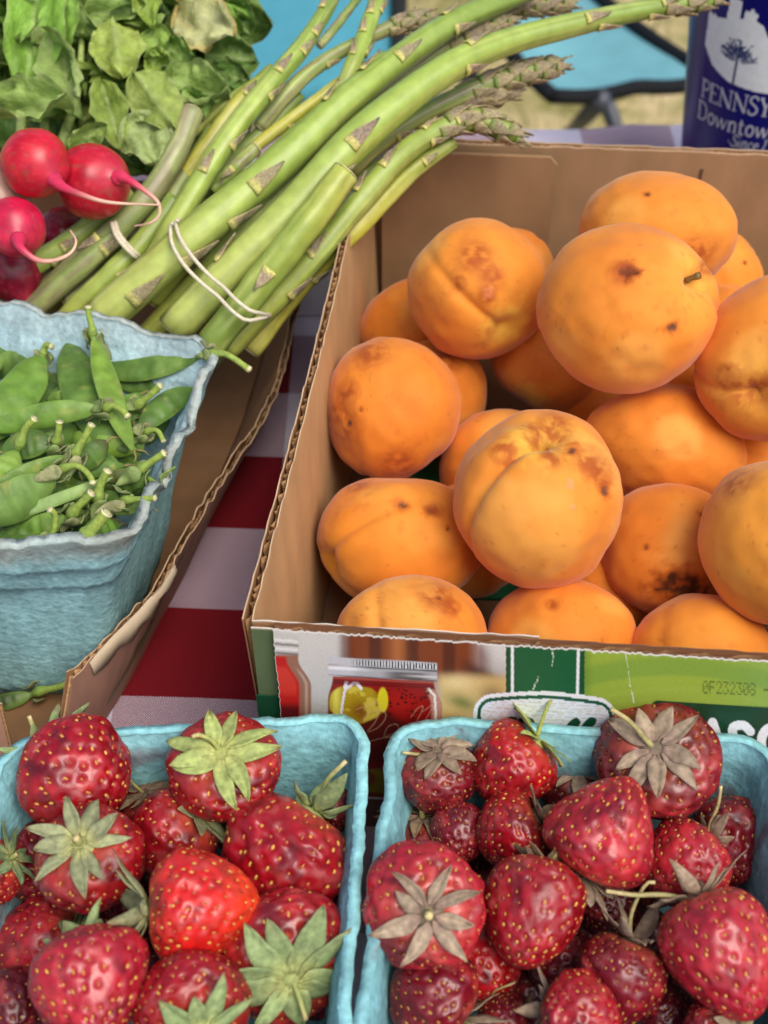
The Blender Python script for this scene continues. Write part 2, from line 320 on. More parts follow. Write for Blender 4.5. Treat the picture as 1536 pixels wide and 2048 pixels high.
def paint(X, Y):
    ns = fbm(np.stack([X*.05, Y*.05, 0*X], -1), 5); fine = rng.random(X.shape)
    C = mix(S(206, 202, 196), S(176, 170, 164), sm(Y+.15*X, 1360, 1600))
    def over(c, a):
        nonlocal C
        C = mix(C, S(*c), np.clip(a, 0, 1))
    # blurred kitchen scene behind the jars
    br = sm(X, 670, 705)*sm(X, 1000, 930+.0*X)*sm(Y, 1400, 1330)
    over((128, 62, 30), br); over((78, 36, 22), br*sm(np.sin(X*.085+.6), .1, .9)*.8); over((196, 122, 66), br*np.exp(-((X-795)/16)**2)*.6); over((60, 38, 28), br*np.exp(-((X-692)/12)**2)*.5)
    over((212, 206, 202), sm(X-.9*(Y-1270), 930, 985)*sm(Y, 1345, 1310)*sm(X, 900, 940))
    over((74, 40, 30), np.exp(-((Y-1345-.45*(X-960))/16)**2)*sm(X, 905, 950)*.9)
    over((214, 182, 116), sm(X, 868, 890)*sm(Y, 1335, 1362)*sm(Y, 1560, 1440)); over((236, 214, 156), np.exp(-((X-915)/32)**2-((Y-1362)/14)**2)*.7)
    over((104, 112, 50), np.exp(-((X-925)/30)**2-((Y-1402-.25*(X-925))/15)**2)*.85); over((88, 62, 38), np.exp(-((X-985)/26)**2-((Y-1392)/26)**2)*.7)
    over((200, 190, 176), sm(X, 925, 940)*sm(Y, 1415, 1440)*.5)
    # left jar
    yl = Y-.06*(X-555)
    over((196, 194, 188), sm(X, 600, 596)*sm(yl, 1264, 1268)*sm(yl, 1312, 1306)); over((236, 234, 228), sm(X, 598, 594)*np.exp(-((yl-1280)/3)**2)*.8+sm(X, 598, 594)*np.exp(-((yl-1297)/3)**2)*.8); over((88, 84, 80), sm(X, 599, 595)*(np.exp(-((yl-1288)/2)**2)+np.exp(-((yl-1306)/2.5)**2))*.9)
    edge = 596+26*sm(Y, 1318, 1372)
    over((150, 104, 84), sm(X, edge+2, edge-1)*sm(Y, 1307, 1312)); over((188, 30, 26), sm(X, edge-20, edge-26)*sm(Y, 1309, 1316)); over((206, 182, 164), np.exp(-((X-edge+9)/3)**2)*sm(Y, 1330, 1350)*.6); over((96, 14, 18), sm(X, edge-22, edge-26)*sm(Y, 1400, 1420)); over((222, 70, 52), sm(X, edge-26, edge-32)*sm(Y, 1328, 1340)*sm(Y, 1398, 1380)*.5)
    # main jar: glass body
    yj = Y-.045*(X-660)
    lx = 656+10*sm(yj, 1400, 1352); rx = 884-16*sm(yj, 1400, 1352)+3*sm(yj, 1500, 1560)
    body = sm(X, lx-1, lx+2)*sm(X, rx+1, rx-2)*sm(yj, 1350, 1353)*sm(yj, 1592, 1588)
    over((138, 14, 14), body); over((176, 30, 22), body*np.exp(-((X-800)/45)**2-((yj-1395)/28)**2)*.8)
    over((84, 18, 12), body*sm(yj+40*np.exp(-((X-755)/40)**2), 1432, 1456)); over((120, 22, 18), body*sm(yj, 1505, 1530)*.8)
    over((128, 110, 22), body*sm(np.hypot((X-765)/60, (yj-1556)/26), 1.1, .8)); over((120, 24, 14), body*sm(np.hypot((X-715)/40, (yj-1552)/20), 1.1, .8)*.8)
    yb = body*sm(np.hypot((X-712)/58, (yj-1405)/40)+.25*(ns-.5), 1.02, .9)
    over((176, 146, 24), yb); over((128, 70, 20), yb*np.exp(-((X-722)/22)**2-((yj-1418)/22)**2)*.9); over((232, 220, 96), yb*np.exp(-((X-672)/9)**2)*.8); over((120, 60, 20), yb*sm(X, 740, 765)*.7); over((226, 206, 80), yb*sm(ns, .58, .7)*.6)
    over((216, 200, 34), body*sm(np.hypot((X-766)/11, (yj-1393)/26), 1.05, .85))
    over((236, 228, 240), body*(seg_d(X, yj, [(708, 1362), (690, 1378), (684, 1410), (683, 1440)]) < 2.6)*.85); over((242, 236, 240), body*((seg_d(X, yj, [(694, 1360), (690, 1372)]) < 3.5)+(seg_d(X, yj, [(712, 1360), (722, 1372)]) < 3.5))*.9)
    gl = body*sm(X, rx-24, rx-17)*sm(yj, 1362, 1372); over((196, 150, 128), gl*.8); over((240, 228, 216), body*(seg_d(X, yj, [(858, 1366), (870, 1380), (872, 1420), (873, 1600)]) < 2.6)*.9); over((50, 14, 12), body*(seg_d(X, yj, [(884, 1385), (886, 1420), (886, 1590)]) < 1.8))
    over((70, 20, 16), body*sm(np.abs(X-lx), 3, 1)*.8)
    for k in range(46):
        x_, y_ = 775+rng.random()*85, 1366+rng.random()*72
        over((58, 12, 10), body*(np.hypot((X-x_)/(1.5+rng.random()*3), (yj-y_)/(1+rng.random()*1.6)) < 1)*.85)
    for stk in ([(712, 1418), (738, 1408), (760, 1405), (752, 1440), (735, 1462), (758, 1452), (772, 1432), (766, 1418), (735, 1425), (726, 1445)], [(768, 1470), (776, 1452), (793, 1446), (797, 1456), (782, 1472), (770, 1472), (796, 1462), (802, 1470)], [(822, 1432), (836, 1414), (846, 1410), (842, 1424), (828, 1450)], [(846, 1420), (858, 1412), (864, 1406), (862, 1418), (846, 1446)], [(736, 1482), (766, 1474), (800, 1468)]):
        st = catmull([(a, b) for a, b in stk], 26); over((226, 176, 140), body*sm(seg_d(X, Y, st), 1.2, .3)*.45)
    over((120, 16, 16), body*sm(yj, 1366, 1358)*sm(yj, 1349, 1352)); over((226, 110, 90), body*np.exp(-((yj-1354)/1.6)**2)*.5); over((70, 10, 12), body*np.exp(-((yj-1364)/2)**2)*.6)
    over((206, 204, 210), sm(X, 640, 646)*sm(X, 900, 892)*np.exp(-((yj-1590)/1.6)**2)*.9); over((98, 66, 60), sm(yj, 1591, 1594)*sm(X, 640, 650)*sm(X, 920, 900))
    # lid
    lid = sm(X, 655, 658+2*np.abs(np.sin(yj*.35)))*sm(X, 876, 873)*sm(yj, 1312, 1314)*sm(yj, 1351, 1349)
    sh = .5+.5*np.cos((X-672)*.03)
    over((196, 194, 198), lid); over((86, 78, 74), lid*sm(X, 740, 800)*sm(X, 878, 840)*sm(yj, 1331, 1338)*.9); over((150, 146, 146), lid*sm(np.sin(X*.045), 0, .9)*.5); over((244, 244, 248), lid*np.exp(-((yj-1334)/3.5)**2)*sm(X, 760, 690)); over((50, 42, 40), lid*np.exp(-((yj-1330)/1.7)**2)*sm(X, 665, 760)); over((150, 100, 80), lid*np.exp(-((yj-1328.5)/1.6)**2)*sm(X, 700, 660)*.7)
    kn = lid*(yj < 1327)*(yj > 1315)*sm(X, 695, 730); over((26, 22, 22), kn*(np.sin(X*1.05) > .05)*.95); over((240, 240, 240), kn*(np.sin(X*1.05) < -.5)*.8); over((60, 52, 50), lid*np.exp(-((yj-1349.5)/1.4)**2)*.8); over((236, 230, 226), lid*np.exp(-((yj-1342)/1.8)**2)*sm(X, 790, 850)*.8)
    # green band
    over((26, 92, 54), (X > 1012)*(X < 1169)); over((20, 72, 44), ((X > 1012)*(X < 1020)+(X > 1160)*(X < 1169))*.7)
    over((240, 244, 240), sm(np.abs(X-1025), 3.6, 2.0)); over((240, 244, 240), sm(np.abs(X-1157+.02*(Y-1280)), 3.6, 2.0))
    # lime field with sweeping arcs
    lime = (X >= 1169)*1.0; over((148, 172, 62), lime)
    a1 = np.hypot((X-1420), (Y-1980)*1.0); 
    for r0, r1, c, s_ in ((640, 690, (122, 156, 60), .8), (560, 600, (128, 158, 58), .7), (700, 740, (168, 188, 84), .5), (610, 628, (160, 182, 76), .5)):
        over(c, lime*sm(a1+.12*(X-1300), r0, r0+10)*sm(a1+.12*(X-1300), r1, r1-18)*s_)
    over((118, 168, 92), lime*sm(X, 1400, 1700)*.6)
    over((100, 128, 40), lime*sm(X, 1190, 1169)*.5)
    # badge
    yb_ = Y-.05*(X-1090)*(X > 1090)+.00055*(X-1090)**2*-1
    bd = rr_sdf(X, yb_, 1090, 1475, 143, 97, 34)
    over((244, 246, 250), bd < 0); over((22, 84, 56), (bd < -8)*(bd > -15)); over((226, 230, 240), bd <= -15)
    wl_ = np.sin((Y+1.5*np.sin(X*.05+Y*.3)+2*ns)*1.05); over((206, 190, 160), (bd < -18)*(wl_ > .35)*(np.sin(X*.09+Y*1.7) > -.75)*.75)
    for stk, wd in (([(1000, 1452), (1012, 1438), (1030, 1436), (1022, 1470), (1008, 1505), (1030, 1498), (1060, 1478), (1052, 1466), (1026, 1470)], 5), ([(1030, 1440), (1060, 1436), (1064, 1452), (1036, 1468)], 5), ([(1098, 1478), (1080, 1482), (1074, 1500), (1092, 1500), (1104, 1480), (1102, 1504), (1120, 1494)], 5), ([(1118, 1500), (1140, 1462), (1156, 1440), (1150, 1436), (1136, 1452), (1126, 1496), (1140, 1498)], 5), ([(1142, 1500), (1172, 1456), (1188, 1438), (1182, 1434), (1166, 1452), (1154, 1496), (1176, 1496)], 5), ([(990, 1520), (1090, 1508), (1200, 1500)], 3)):
        over((20, 72, 46), (bd < -16)*sm(seg_d(X, Y, catmull(stk, 30)), wd+.6, wd-.6))
    # dark panel with big lettering
    yd = Y-.055*(X-1303)
    over((20, 62, 36), sm(rr_sdf(X, yd, 1603, 1495, 300, 100, 12), .8, -.8)*(X > 1200))
    def letter(strokes, wd): over((244, 246, 250), sm(np.minimum.reduce([seg_d(X, yd, s) for s in strokes]), wd+.8, wd-.8))
    t_, b_ = 1436, 1496; mw = 9
    letter([[(1340, b_), (1340, t_), (1362, b_-14), (1384, t_), (1384, b_)]], mw)
    letter([[(1402, b_+4), (1425, t_-4), (1448, b_+4)], [(1412, b_-16), (1438, b_-16)]], mw)
    letter([catmull([(1500, t_+10), (1486, t_-2), (1466, t_+4), (1468, t_+24), (1492, t_+34), (1500, t_+50), (1482, b_+1), (1460, b_-10)], 24)], mw)
    th_ = np.linspace(0, 2*np.pi, 25); letter([[(1544+22*math.cos(a), (t_+b_)/2+30*math.sin(a)) for a in th_]], mw)
    letter([[(1588, b_), (1588, t_), (1624, b_), (1624, t_)]], mw)
    # ink-jet code
    for k, ch in enumerate('0F232308 -1'):
        for r_ in range(7):
            bits = int(DOT[ch][2*r_:2*r_+2], 16)
            for c_ in range(5):
                if bits >> (4-c_) & 1:
                    xc = 1406+k*13.4+c_*2.35; yc = 1357+r_*3.7+.042*(xc-1406)+rng.normal()*.25
                    over((44, 56, 28), sm(np.hypot((X-xc)/1.0, (Y-yc)/1.3), 1.7, .8)*.85)
    # scuffs
    for s_ in ([(1104, 1292), (1107, 1308), (1104, 1326)], [(1250, 1300), (1256, 1330), (1260, 1362), (1268, 1400)], [(1128, 1290), (1150, 1294), (1190, 1300)], [(1078, 1350), (1066, 1374)]):
        over((226, 232, 216), (seg_d(X, Y, s_)+2.2*(fine-.4) < .9)*.8)
    over((250, 248, 242), sm(Y-(.048*(X-553)+1258), 3.2, 1.2)*.0)
    return np.clip(C*1.08, 0, .9)*(.97+.06*fine[..., None])
uf = np.concatenate([np.linspace(0, .163, 620), np.linspace(.1655, LP, 60)]); vf = np.linspace(0, HP-.001, 200)
UU, VV = np.meshgrid(uf, vf); jt = jag(len(uf), .0005, 31)
fade = sm(VV, .012, 0)
bul = .0012*np.sin(UU/LP*math.pi)
lean = .0035*(1-VV/HP)*0
Vp = O+ud*UU[..., None]-dd*(bul+lean)[..., None]+np.array([0, 0, 1.])*(HP-VV+jt[None]*fade)[..., None]
lu = jag(200, .00035, 44)[:, None]*sm(UU, .004, 0); Vp = Vp+ud*lu[..., None]
XX, YY = sheet(UU, VV); CC = paint(XX, YY)
CC[:2] = S(236, 232, 224); CC[:, :1] = S(232, 228, 220)
mk('printed_panel', Vp, gf(len(uf), len(vf)), M['print'], ab, CC.reshape(-1, 3), True)
board(ab, [O+dd*.0033+np.array([0, 0, .001]), O+ud*LP+dd*.0033+np.array([0, 0, .001])], [O+dd*.0033+np.array([0, 0, HP-.0006]), O+ud*LP*.5+dd*.0024+np.array([0, 0, HP-.0006]), O+ud*LP+dd*.0033+np.array([0, 0, HP-.0006])], -dd, T=.0031, wl=.012, seed=12, jz=.0004, cin=(150, 104, 72), cout=(150, 104, 72), names=('panel_back', 'panel_core', 'panel_fluting'), edge=(120, 82, 58))

# ------------------------------------------------------------------ apricots
def apricot(label, cx, cy, z, rx, ry, pole, marks=(), tone=0, crease=.05, stemmed=False):
    """pole = view offset of the stem end (x, y, toward viewer); marks = (kind, ox, oy, size)"""
    c = PZ(cx, cy, z); d = depth(c); Rx, Ry = rx*d/F, ry*d/F; Rz = (Rx+Ry)/2
    vw = nrm(CP-c); r_ = nrm(np.cross(vw, [0, 0, 1]))*-1; u_ = np.cross(vw, r_)
    if r_[0] < 0: r_ = -r_
    u_ = nrm(np.cross(vw, r_)); u_ = u_ if u_[2] > 0 else -u_
    nu, nv = (144, 96) if marks else (80, 54)
    pl = nrm(pole[0]*r_+pole[1]*u_+pole[2]*vw); e1 = nrm(np.cross(pl, [.3, .5, .8])); e2 = np.cross(pl, e1)
    # choose suture meridian toward the viewer for creased fruit
    e1 = nrm(vw-pl*(vw@pl)) if abs(vw@pl) < .97 else e1
    ang0 = pole[3] if len(pole) > 3 else .6
    e2 = np.cross(pl, e1); th = np.linspace(0, 2*np.pi, nu, endpoint=False); ph = np.linspace(.0001, np.pi-.0001, nv)
    TH, PH = np.meshgrid(th, ph)
    D = np.cos(PH)[..., None]*pl+np.sin(PH)[..., None]*(np.cos(TH)[..., None]*e1+np.sin(TH)[..., None]*e2)
    sd_ = int(abs(cx*7+cy*13)) % 997
    rad = 1+.07*(vn(D*1.5+sd_, sd_)-.5)*2+.016*(vn(D*5+sd_, sd_+1)-.5)*2
    da = np.abs((TH-ang0+np.pi) % (2*np.pi)-np.pi)
    cr = np.exp(-(da*np.sin(PH)/.07)**2)*sm(PH, 2.5, .8); rad = rad-crease*cr-.16*np.exp(-(PH/.22)**2)-.05*np.exp(-(PH/.5)**2)+crease*.5*np.exp(-((da*np.sin(PH)-.25)/.2)**2)*sm(PH, 2.0, .5)
    x_, y_, z_ = D@r_, D@u_, D@vw
    base = mix(S(230, 143, 52), S(218, 126, 41), vn(D*2.2+sd_+5, sd_+2)); base = mix(base, S(236, 172, 82), .55*sm(vn(D*1.7+sd_+9, sd_+3), .55, .8))
    base = mix(base, S(206, 110, 42), .28*sm(fbm(D*4+sd_, sd_+7), .55, .72)*(.4+.6*sm(vn(D*1.3, sd_+8), .4, .7)))
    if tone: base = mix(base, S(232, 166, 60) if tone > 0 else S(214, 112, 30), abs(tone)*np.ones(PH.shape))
    base = mix(base, S(226, 176, 70), .6*np.exp(-(PH/.45)**2)); base = mix(base, S(150, 70, 26), .4*sm(vn(D*26+sd_, sd_+15), .90, .96)); base = mix(base, S(190, 92, 36), .3*sm(fbm(D*13+sd_, sd_+16), .64, .74)*sm(vn(D*2+sd_, sd_+18), .4, .7))
    nz = fbm(D*11+sd_, sd_+4, 4)
    for mk_ in marks:
        kind, ox, oy, sz = mk_[:4]; asp = mk_[4] if len(mk_) > 4 else 1.; rot = mk_[5] if len(mk_) > 5 else 0
        oz = math.sqrt(max(0, 1-ox*ox-oy*oy)); m_ = nrm(ox*r_+oy*u_+oz*vw); cc, ss = math.cos(rot), math.sin(rot)
        dx, dy = (x_-m_@r_), (y_-m_@u_); lx_, ly_ = (dx*cc+dy*ss)/asp, (-dx*ss+dy*cc); dist = np.sqrt(lx_**2+ly_**2+(z_-m_@vw)**2*.3)/sz*(1+1.4*(nz-.5))
        if kind == 'scar':
            base = mix(base, S(176, 84, 24), .8*sm(dist, 1.7, .9)); base = mix(base, S(66, 36, 20), .9*sm(dist, 1.0, .6)); base = mix(base, S(164, 76, 28), sm(dist, .75, .2)*sm(nz, .47, .55)); rad = rad-.035*sm(dist, 1.1, .4)+.03*(nz-.5)*sm(dist, 1.1, .8)
        elif kind == 'spot': base = mix(base, S(190, 96, 26), .7*sm(dist, 2.2, 1)); base = mix(base, S(104, 62, 40), sm(dist, 1.0, .6)); rad = rad-.018*sm(dist, 1.1, .3)
        elif kind == 'bruise': base = mix(base, S(158, 68, 22), .62*sm(dist, 1.25, .35)*(.45+.9*sm(nz, .35, .6)))
        elif kind == 'pale': base = mix(base, S(236, 190, 74), .8*sm(dist, 1.2, .3))
        elif kind == 'blister': base = mix(base, S(232, 150, 96), .7*sm(dist, 1.1, .7)); rad = rad+.012*sm(dist, 1.1, .5)
    V = c+rad[..., None]*(x_[..., None]*r_*Rx+y_[..., None]*u_*Ry+z_[..., None]*vw*Rz)
    t_ = thing('apricot', label, 'apricot', c-np.array([0, 0, Rz]), 'apricots in the box')
    mk('fruit', V, gf(nu, nv, True), M['apricot'], t_, base.reshape(-1, 3))
    if stemmed:
        s0 = c+(pl@r_*Rx*r_+pl@u_*Ry*u_+pl@vw*Rz*vw)*.84; V, Fc = tube(catmull([s0, s0+pl*.002, s0+pl*.005+r_*.001], 6), [.0012, .0011, .001, .0011, .0014, .0013], 8); mk('stem', V, Fc, M['stem'], t_, S(120, 90, 46))
AP = [
('large oval apricot leaning on the back wall of the box, highest of the pile', 1315, 462, .1176, 155, 116, (.2, -.6, -.5), [('spot', -.42, -.35, .06), ('bruise', .55, -.2, .3), ('spot', -.2, .55, .035)], .1),
('big apricot with a dark round scar and a short dried stem', 1250, 620, .1165, 174, 161, (.72, .52, .46, 2.2), [('scar', -.04, .47, .105), ('spot', .55, -.12, .05, 1.4, .6), ('bruise', .78, .6, .14, 2, .8), ('bruise', -.1, .44, .2)], .0, .03, True),
('mottled apricot with a yellow crease, resting high beside the scarred one', 960, 583, .0935, 140, 140, (.42, -.55, .7, .3), [('bruise', -.1, .45, .3), ('bruise', .15, .2, .22), ('bruise', -.3, .1, .14), ('blister', .12, -.02, .09), ('pale', .5, -.45, .35), ('bruise', .1, -.05, .16)], .1, .05),
('apricot tucked behind the mottled creased one', 1012, 562, .064, 98, 110, (0, .3, -.9), [], -.1),
('apricot in the back corner of the box under the mottled one', 825, 665, .0462, 106, 104, (-.2, .5, -.8), [('spot', .1, .35, .04)], -.1),
('ball-shaped apricot with a brown bruise pressed against the cardboard side wall', 783, 815, .072, 139, 143, (.1, -.6, -.7), [('bruise', -.75, -.22, .42), ('bruise', -.62, .2, .22), ('spot', -.6, -.22, .05, .6), ('spot', -.42, -.03, .028), ('bruise', .1, -.75, .3), ('bruise', -.3, .75, .3)], -.12, .03),
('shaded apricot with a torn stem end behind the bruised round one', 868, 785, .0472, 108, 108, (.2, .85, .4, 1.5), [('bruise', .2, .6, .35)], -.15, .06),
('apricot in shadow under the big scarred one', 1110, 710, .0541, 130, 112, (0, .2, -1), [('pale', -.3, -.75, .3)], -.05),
('apricot half hidden behind the blistered creased one', 1000, 940, .0447, 118, 118, (0, .3, -.9), [], -.05),
('large creased apricot with brown blotches and blisters round its stem end', 1075, 998, .088, 169, 172, (.02, .72, .66, -.85), [('pale', -.12, .66, .3), ('bruise', .1, .86, .28), ('bruise', -.42, .48, .22), ('spot', .34, .62, .06), ('bruise', .55, .5, .26), ('spot', .78, .2, .075, .7), ('blister', .36, .22, .075, .7), ('blister', .42, -.04, .035), ('bruise', .1, .5, .2), ('bruise', -.15, .78, .2), ('bruise', .72, .35, .2)], .0, .10),
('smooth wide apricot below the big scarred one, free of marks', 1328, 890, .0607, 160, 122, (.1, .2, -1), [('bruise', -.8, -.3, .2)], .0),
('apricot with two small brown pits, against the side wall', 800, 1085, .0503, 165, 137, (-.85, -.3, .3, .5), [('spot', .02, .52, .045, 1.3, -.4), ('spot', .36, .44, .05, 1.3, -.2), ('bruise', .4, .45, .14), ('spot', .55, .2, .025), ('bruise', -.5, .8, .2)], .12, .05),
('apricot with a brown smudge peeking over the front flap of the box', 825, 1272, .0549, 148, 127, (0, -.5, .4, .5), [('bruise', .3, .62, .32), ('spot', .33, .58, .035), ('bruise', .5, .45, .2)], .08),
('clean apricot behind the printed front panel below the green band', 1123, 1282, .0448, 145, 134, (0, -.6, -.4), [('bruise', -.2, .5, .12)], .0),
('apricot with a large dark torn scar near its base', 1340, 1105, .0522, 150, 136, (.9, .2, .2, 0), [('scar', .22, -.42, .2, 1.7, .12), ('bruise', .42, .35, .2), ('scar', .42, .28, .07, .5, .6), ('spot', .3, .62, .04), ('spot', -.3, 0, .025)], -.05, .03),
('fat apricot with brown rings against the far right-hand fruit', 1548, 718, .104, 156, 168, (-.1, -.45, .85, 2), [('bruise', -.25, -.45, .3), ('bruise', -.5, -.3, .2), ('bruise', 0, -.4, .25)], .05, .045),
('pale yellow apricot standing on top near the printed code', 1575, 1086, .0877, 173, 177, (.2, .4, .5, 2), [('bruise', -.7, .45, .25)], .35),
('apricot behind the lime green part of the front panel', 1402, 1312, .0496, 142, 126, (.1, -.5, .3), [], .12),
('small yellowish apricot showing behind the highest apricot', 1430, 555, .062, 92, 94, (0, 0, -1), [('spot', .55, .4, .04)], .2),
('sliver of apricot between the scarred one and its plump neighbour', 1445, 655, .0556, 84, 84, (0, 0, -1), [], .0),
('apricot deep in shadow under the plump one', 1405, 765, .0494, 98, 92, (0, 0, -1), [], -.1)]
AP[15] = ('fat apricot with brown rings round its navel, right of the scarred one',)+AP[15][1:]
FILL = 'apricot lying low in the box beneath the visible layer'
for x_, y_, z_ in ((1500, 890, .045), (1215, 800, .032), (1480, 1010, .036), (930, 1080, .030), (1230, 1150, .032), (1700, 850, .06), (1740, 1120, .06), (1680, 600, .07), (1660, 1330, .05), (1560, 760, .045)):
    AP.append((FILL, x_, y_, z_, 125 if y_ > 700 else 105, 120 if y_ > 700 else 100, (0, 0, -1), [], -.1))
for a in AP: apricot(*a)

# ------------------------------------------------------------------ moulded pulp cartons
def carton(name, label, corners, depth_, taper, c_in, c_out, seed, worn=0, shift=(0, 0), rag=.0006, wall=.0028, ribs=0, notch=()):
    K = [np.asarray(c, float) for c in corners]            # back-left, back-right, front-right, front-left
    cen = sum(K)/4
    t_ = thing(name, label, 'carton', (cen[0], cen[1], .001))
    n = 40; per = []
    rad = .013
    pts = []
    for i in range(4):
        a, b, c = K[i-1], K[i], K[(i+1) % 4]; d1, d2 = nrm(a-b), nrm(c-b)
        p0, p1 = b+d1*rad, b+d2*rad
        for s in np.linspace(0, 1, 9): pts.append((1-s)**2*p0+2*s*(1-s)*b+s*s*p1)
        nx_ = K[(i+1) % 4]-d2*-0; e = K[(i+1) % 4]-d2*rad
        for s in np.linspace(0, 1, n)[1:-1]: pts.append(p1*(1-s)+e*s)
    R0 = np.array(pts); N_ = len(R0)
    out = R0-cen; out[:, 2] = 0
    tg = np.roll(R0, -1, 0)-np.roll(R0, 1, 0); nr = np.stack([tg[:, 1], -tg[:, 0], 0*tg[:, 0]], 1); nr /= np.linalg.norm(nr, axis=1)[:, None]; nr *= np.sign((nr*out).sum(1))[:, None]
    s_ = np.linspace(0, 1, N_, endpoint=False); ang = s_*2*np.pi
    cyc = np.stack([np.cos(ang)*9, np.sin(ang)*9, 0*ang+seed], -1)
    rz = rag*2*(fbm(cyc*.6, seed, 5)-.5)*2+rag*.35*(vn(cyc*5, seed+21)-.5)
    for (c_, wd, dp) in notch: rz -= dp*np.exp(-((((s_-c_+.5) % 1)-.5)/wd)**2)*(.6+.8*vn(cyc*6, seed+3))
    zb_ = .004
    hts_o = np.array([0, .008, .02, .05, .09, .12, .15, .165, .18, .23, .265, .28, .295, .34, .45, .6, .75, .9, 1.])
    def ring(h, off, zfloor):
        sc_ = 1-(1-taper)*h; ztop = R0[:, 2]+rz*(1-h)**8; z = ztop*(1-h)+zfloor*h
        p = cen+(R0-cen)*sc_+np.array([shift[0], shift[1], 0])*h; p[:, 2] = z; wob = .0011*(vn(np.stack([np.cos(ang)*5, np.sin(ang)*5, 0*ang+h*5], -1), seed+1)-.5)*2+.0005*(vn(np.stack([np.cos(ang)*26, np.sin(ang)*26, 0*ang+h*16], -1), seed+2)-.5)*2
        return p+nr*(off+wob)[:, None]
    rows, cols = [], []
    for k, h in enumerate(hts_o[::-1]):                     # outside, bottom to top
        fl = .0022*math.exp(-(h/.05)**2)
        if ribs: fl -= .0022*(h > .17)+.0020*(h > .285)
        rows.append(ring(h, fl*np.ones(N_), .001)); 
        wv = worn*sm(h+.10*(fbm(cyc*2, seed+6)-.5), .13, .05)*(.6+.4*vn(cyc, seed+8)); cols.append(mix(mix(S(*c_out), S(*c_out)*.88, sm(vn(cyc+h*3, seed+9), .4, .8)), S(176, 166, 148), wv))
    rows.append(ring(0, -wall*.5*np.ones(N_), .001)+np.array([0, 0, .0008])); cols.append(mix(np.tile(S(*c_in)*1.12, (N_, 1)), S(158, 150, 134), worn*np.ones(N_)))
    for k, h in enumerate(hts_o):
        fl = .0016*math.exp(-(h/.05)**2)
        fl -= ribs*(.0022*(h > .14)+.0020*(h > .25)); rows.append(ring(h, (fl-wall)*np.ones(N_), .004)); cols.append(mix(np.tile(S(*c_in), (N_, 1)), S(170, 168, 160), worn*.4*sm(h+.1*(fbm(cyc*2, seed+6)-.5), .14, .03)))
    cc_ = np.vstack(cols); VV_ = np.vstack(rows); cc_ = mix(cc_, cc_*.78, sm(fbm(VV_*60+seed, seed+31), .52, .7)); cc_ = mix(cc_, cc_*1.18, sm(fbm(VV_*np.array([220, 220, 420]), seed+32), .56, .7)); cc_ = mix(cc_, S(110, 50, 60), .55*sm(fbm(VV_*75+3, seed+33), .68, .74)*(worn == 0)); cols = [cc_]
    nr_ = len(rows); V = np.vstack(rows); Fc = gf(N_, nr_, True).tolist()
    Fc += [list(range(N_))[::-1], list(range((nr_-1)*N_, nr_*N_))]
    mk('carton_wall', V, Fc, M['pulp'], t_, np.vstack(cols))
    return t_
zr = .075
carton('berry_carton', 'turquoise pulp carton of strawberries with fresh green sepals', [(-.1172, .2265, zr), (-.0058, .2345, zr), (-.0112, .1215, zr), (-.1255, .1180, zr)], .07, .86, (134, 190, 196), (146, 204, 204), 11)
carton('berry_carton', 'turquoise pulp carton of strawberries with dried brown sepals', [(.0042, .2330, zr), (.1195, .2265, zr), (.1170, .1130, zr), (-.0078, .1170, zr)], .07, .86, (128, 182, 188), (146, 202, 202), 23)
carton('pea_carton', 'worn blue-grey pulp carton with a ragged pale rim holding pea pods', [(-.1900, .4330, .1005), (-.0655, .3960, .1000), (-.0865, .2885, .1000), (-.2010, .2860, .1000)], .095, .74, (172, 202, 206), (146, 190, 192), 37, worn=.7, shift=(-.008, -.011), rag=.0030, wall=.0026, ribs=1, notch=[(.36, .02, .006), (.44, .012, .007), (.50, .016, .004)])

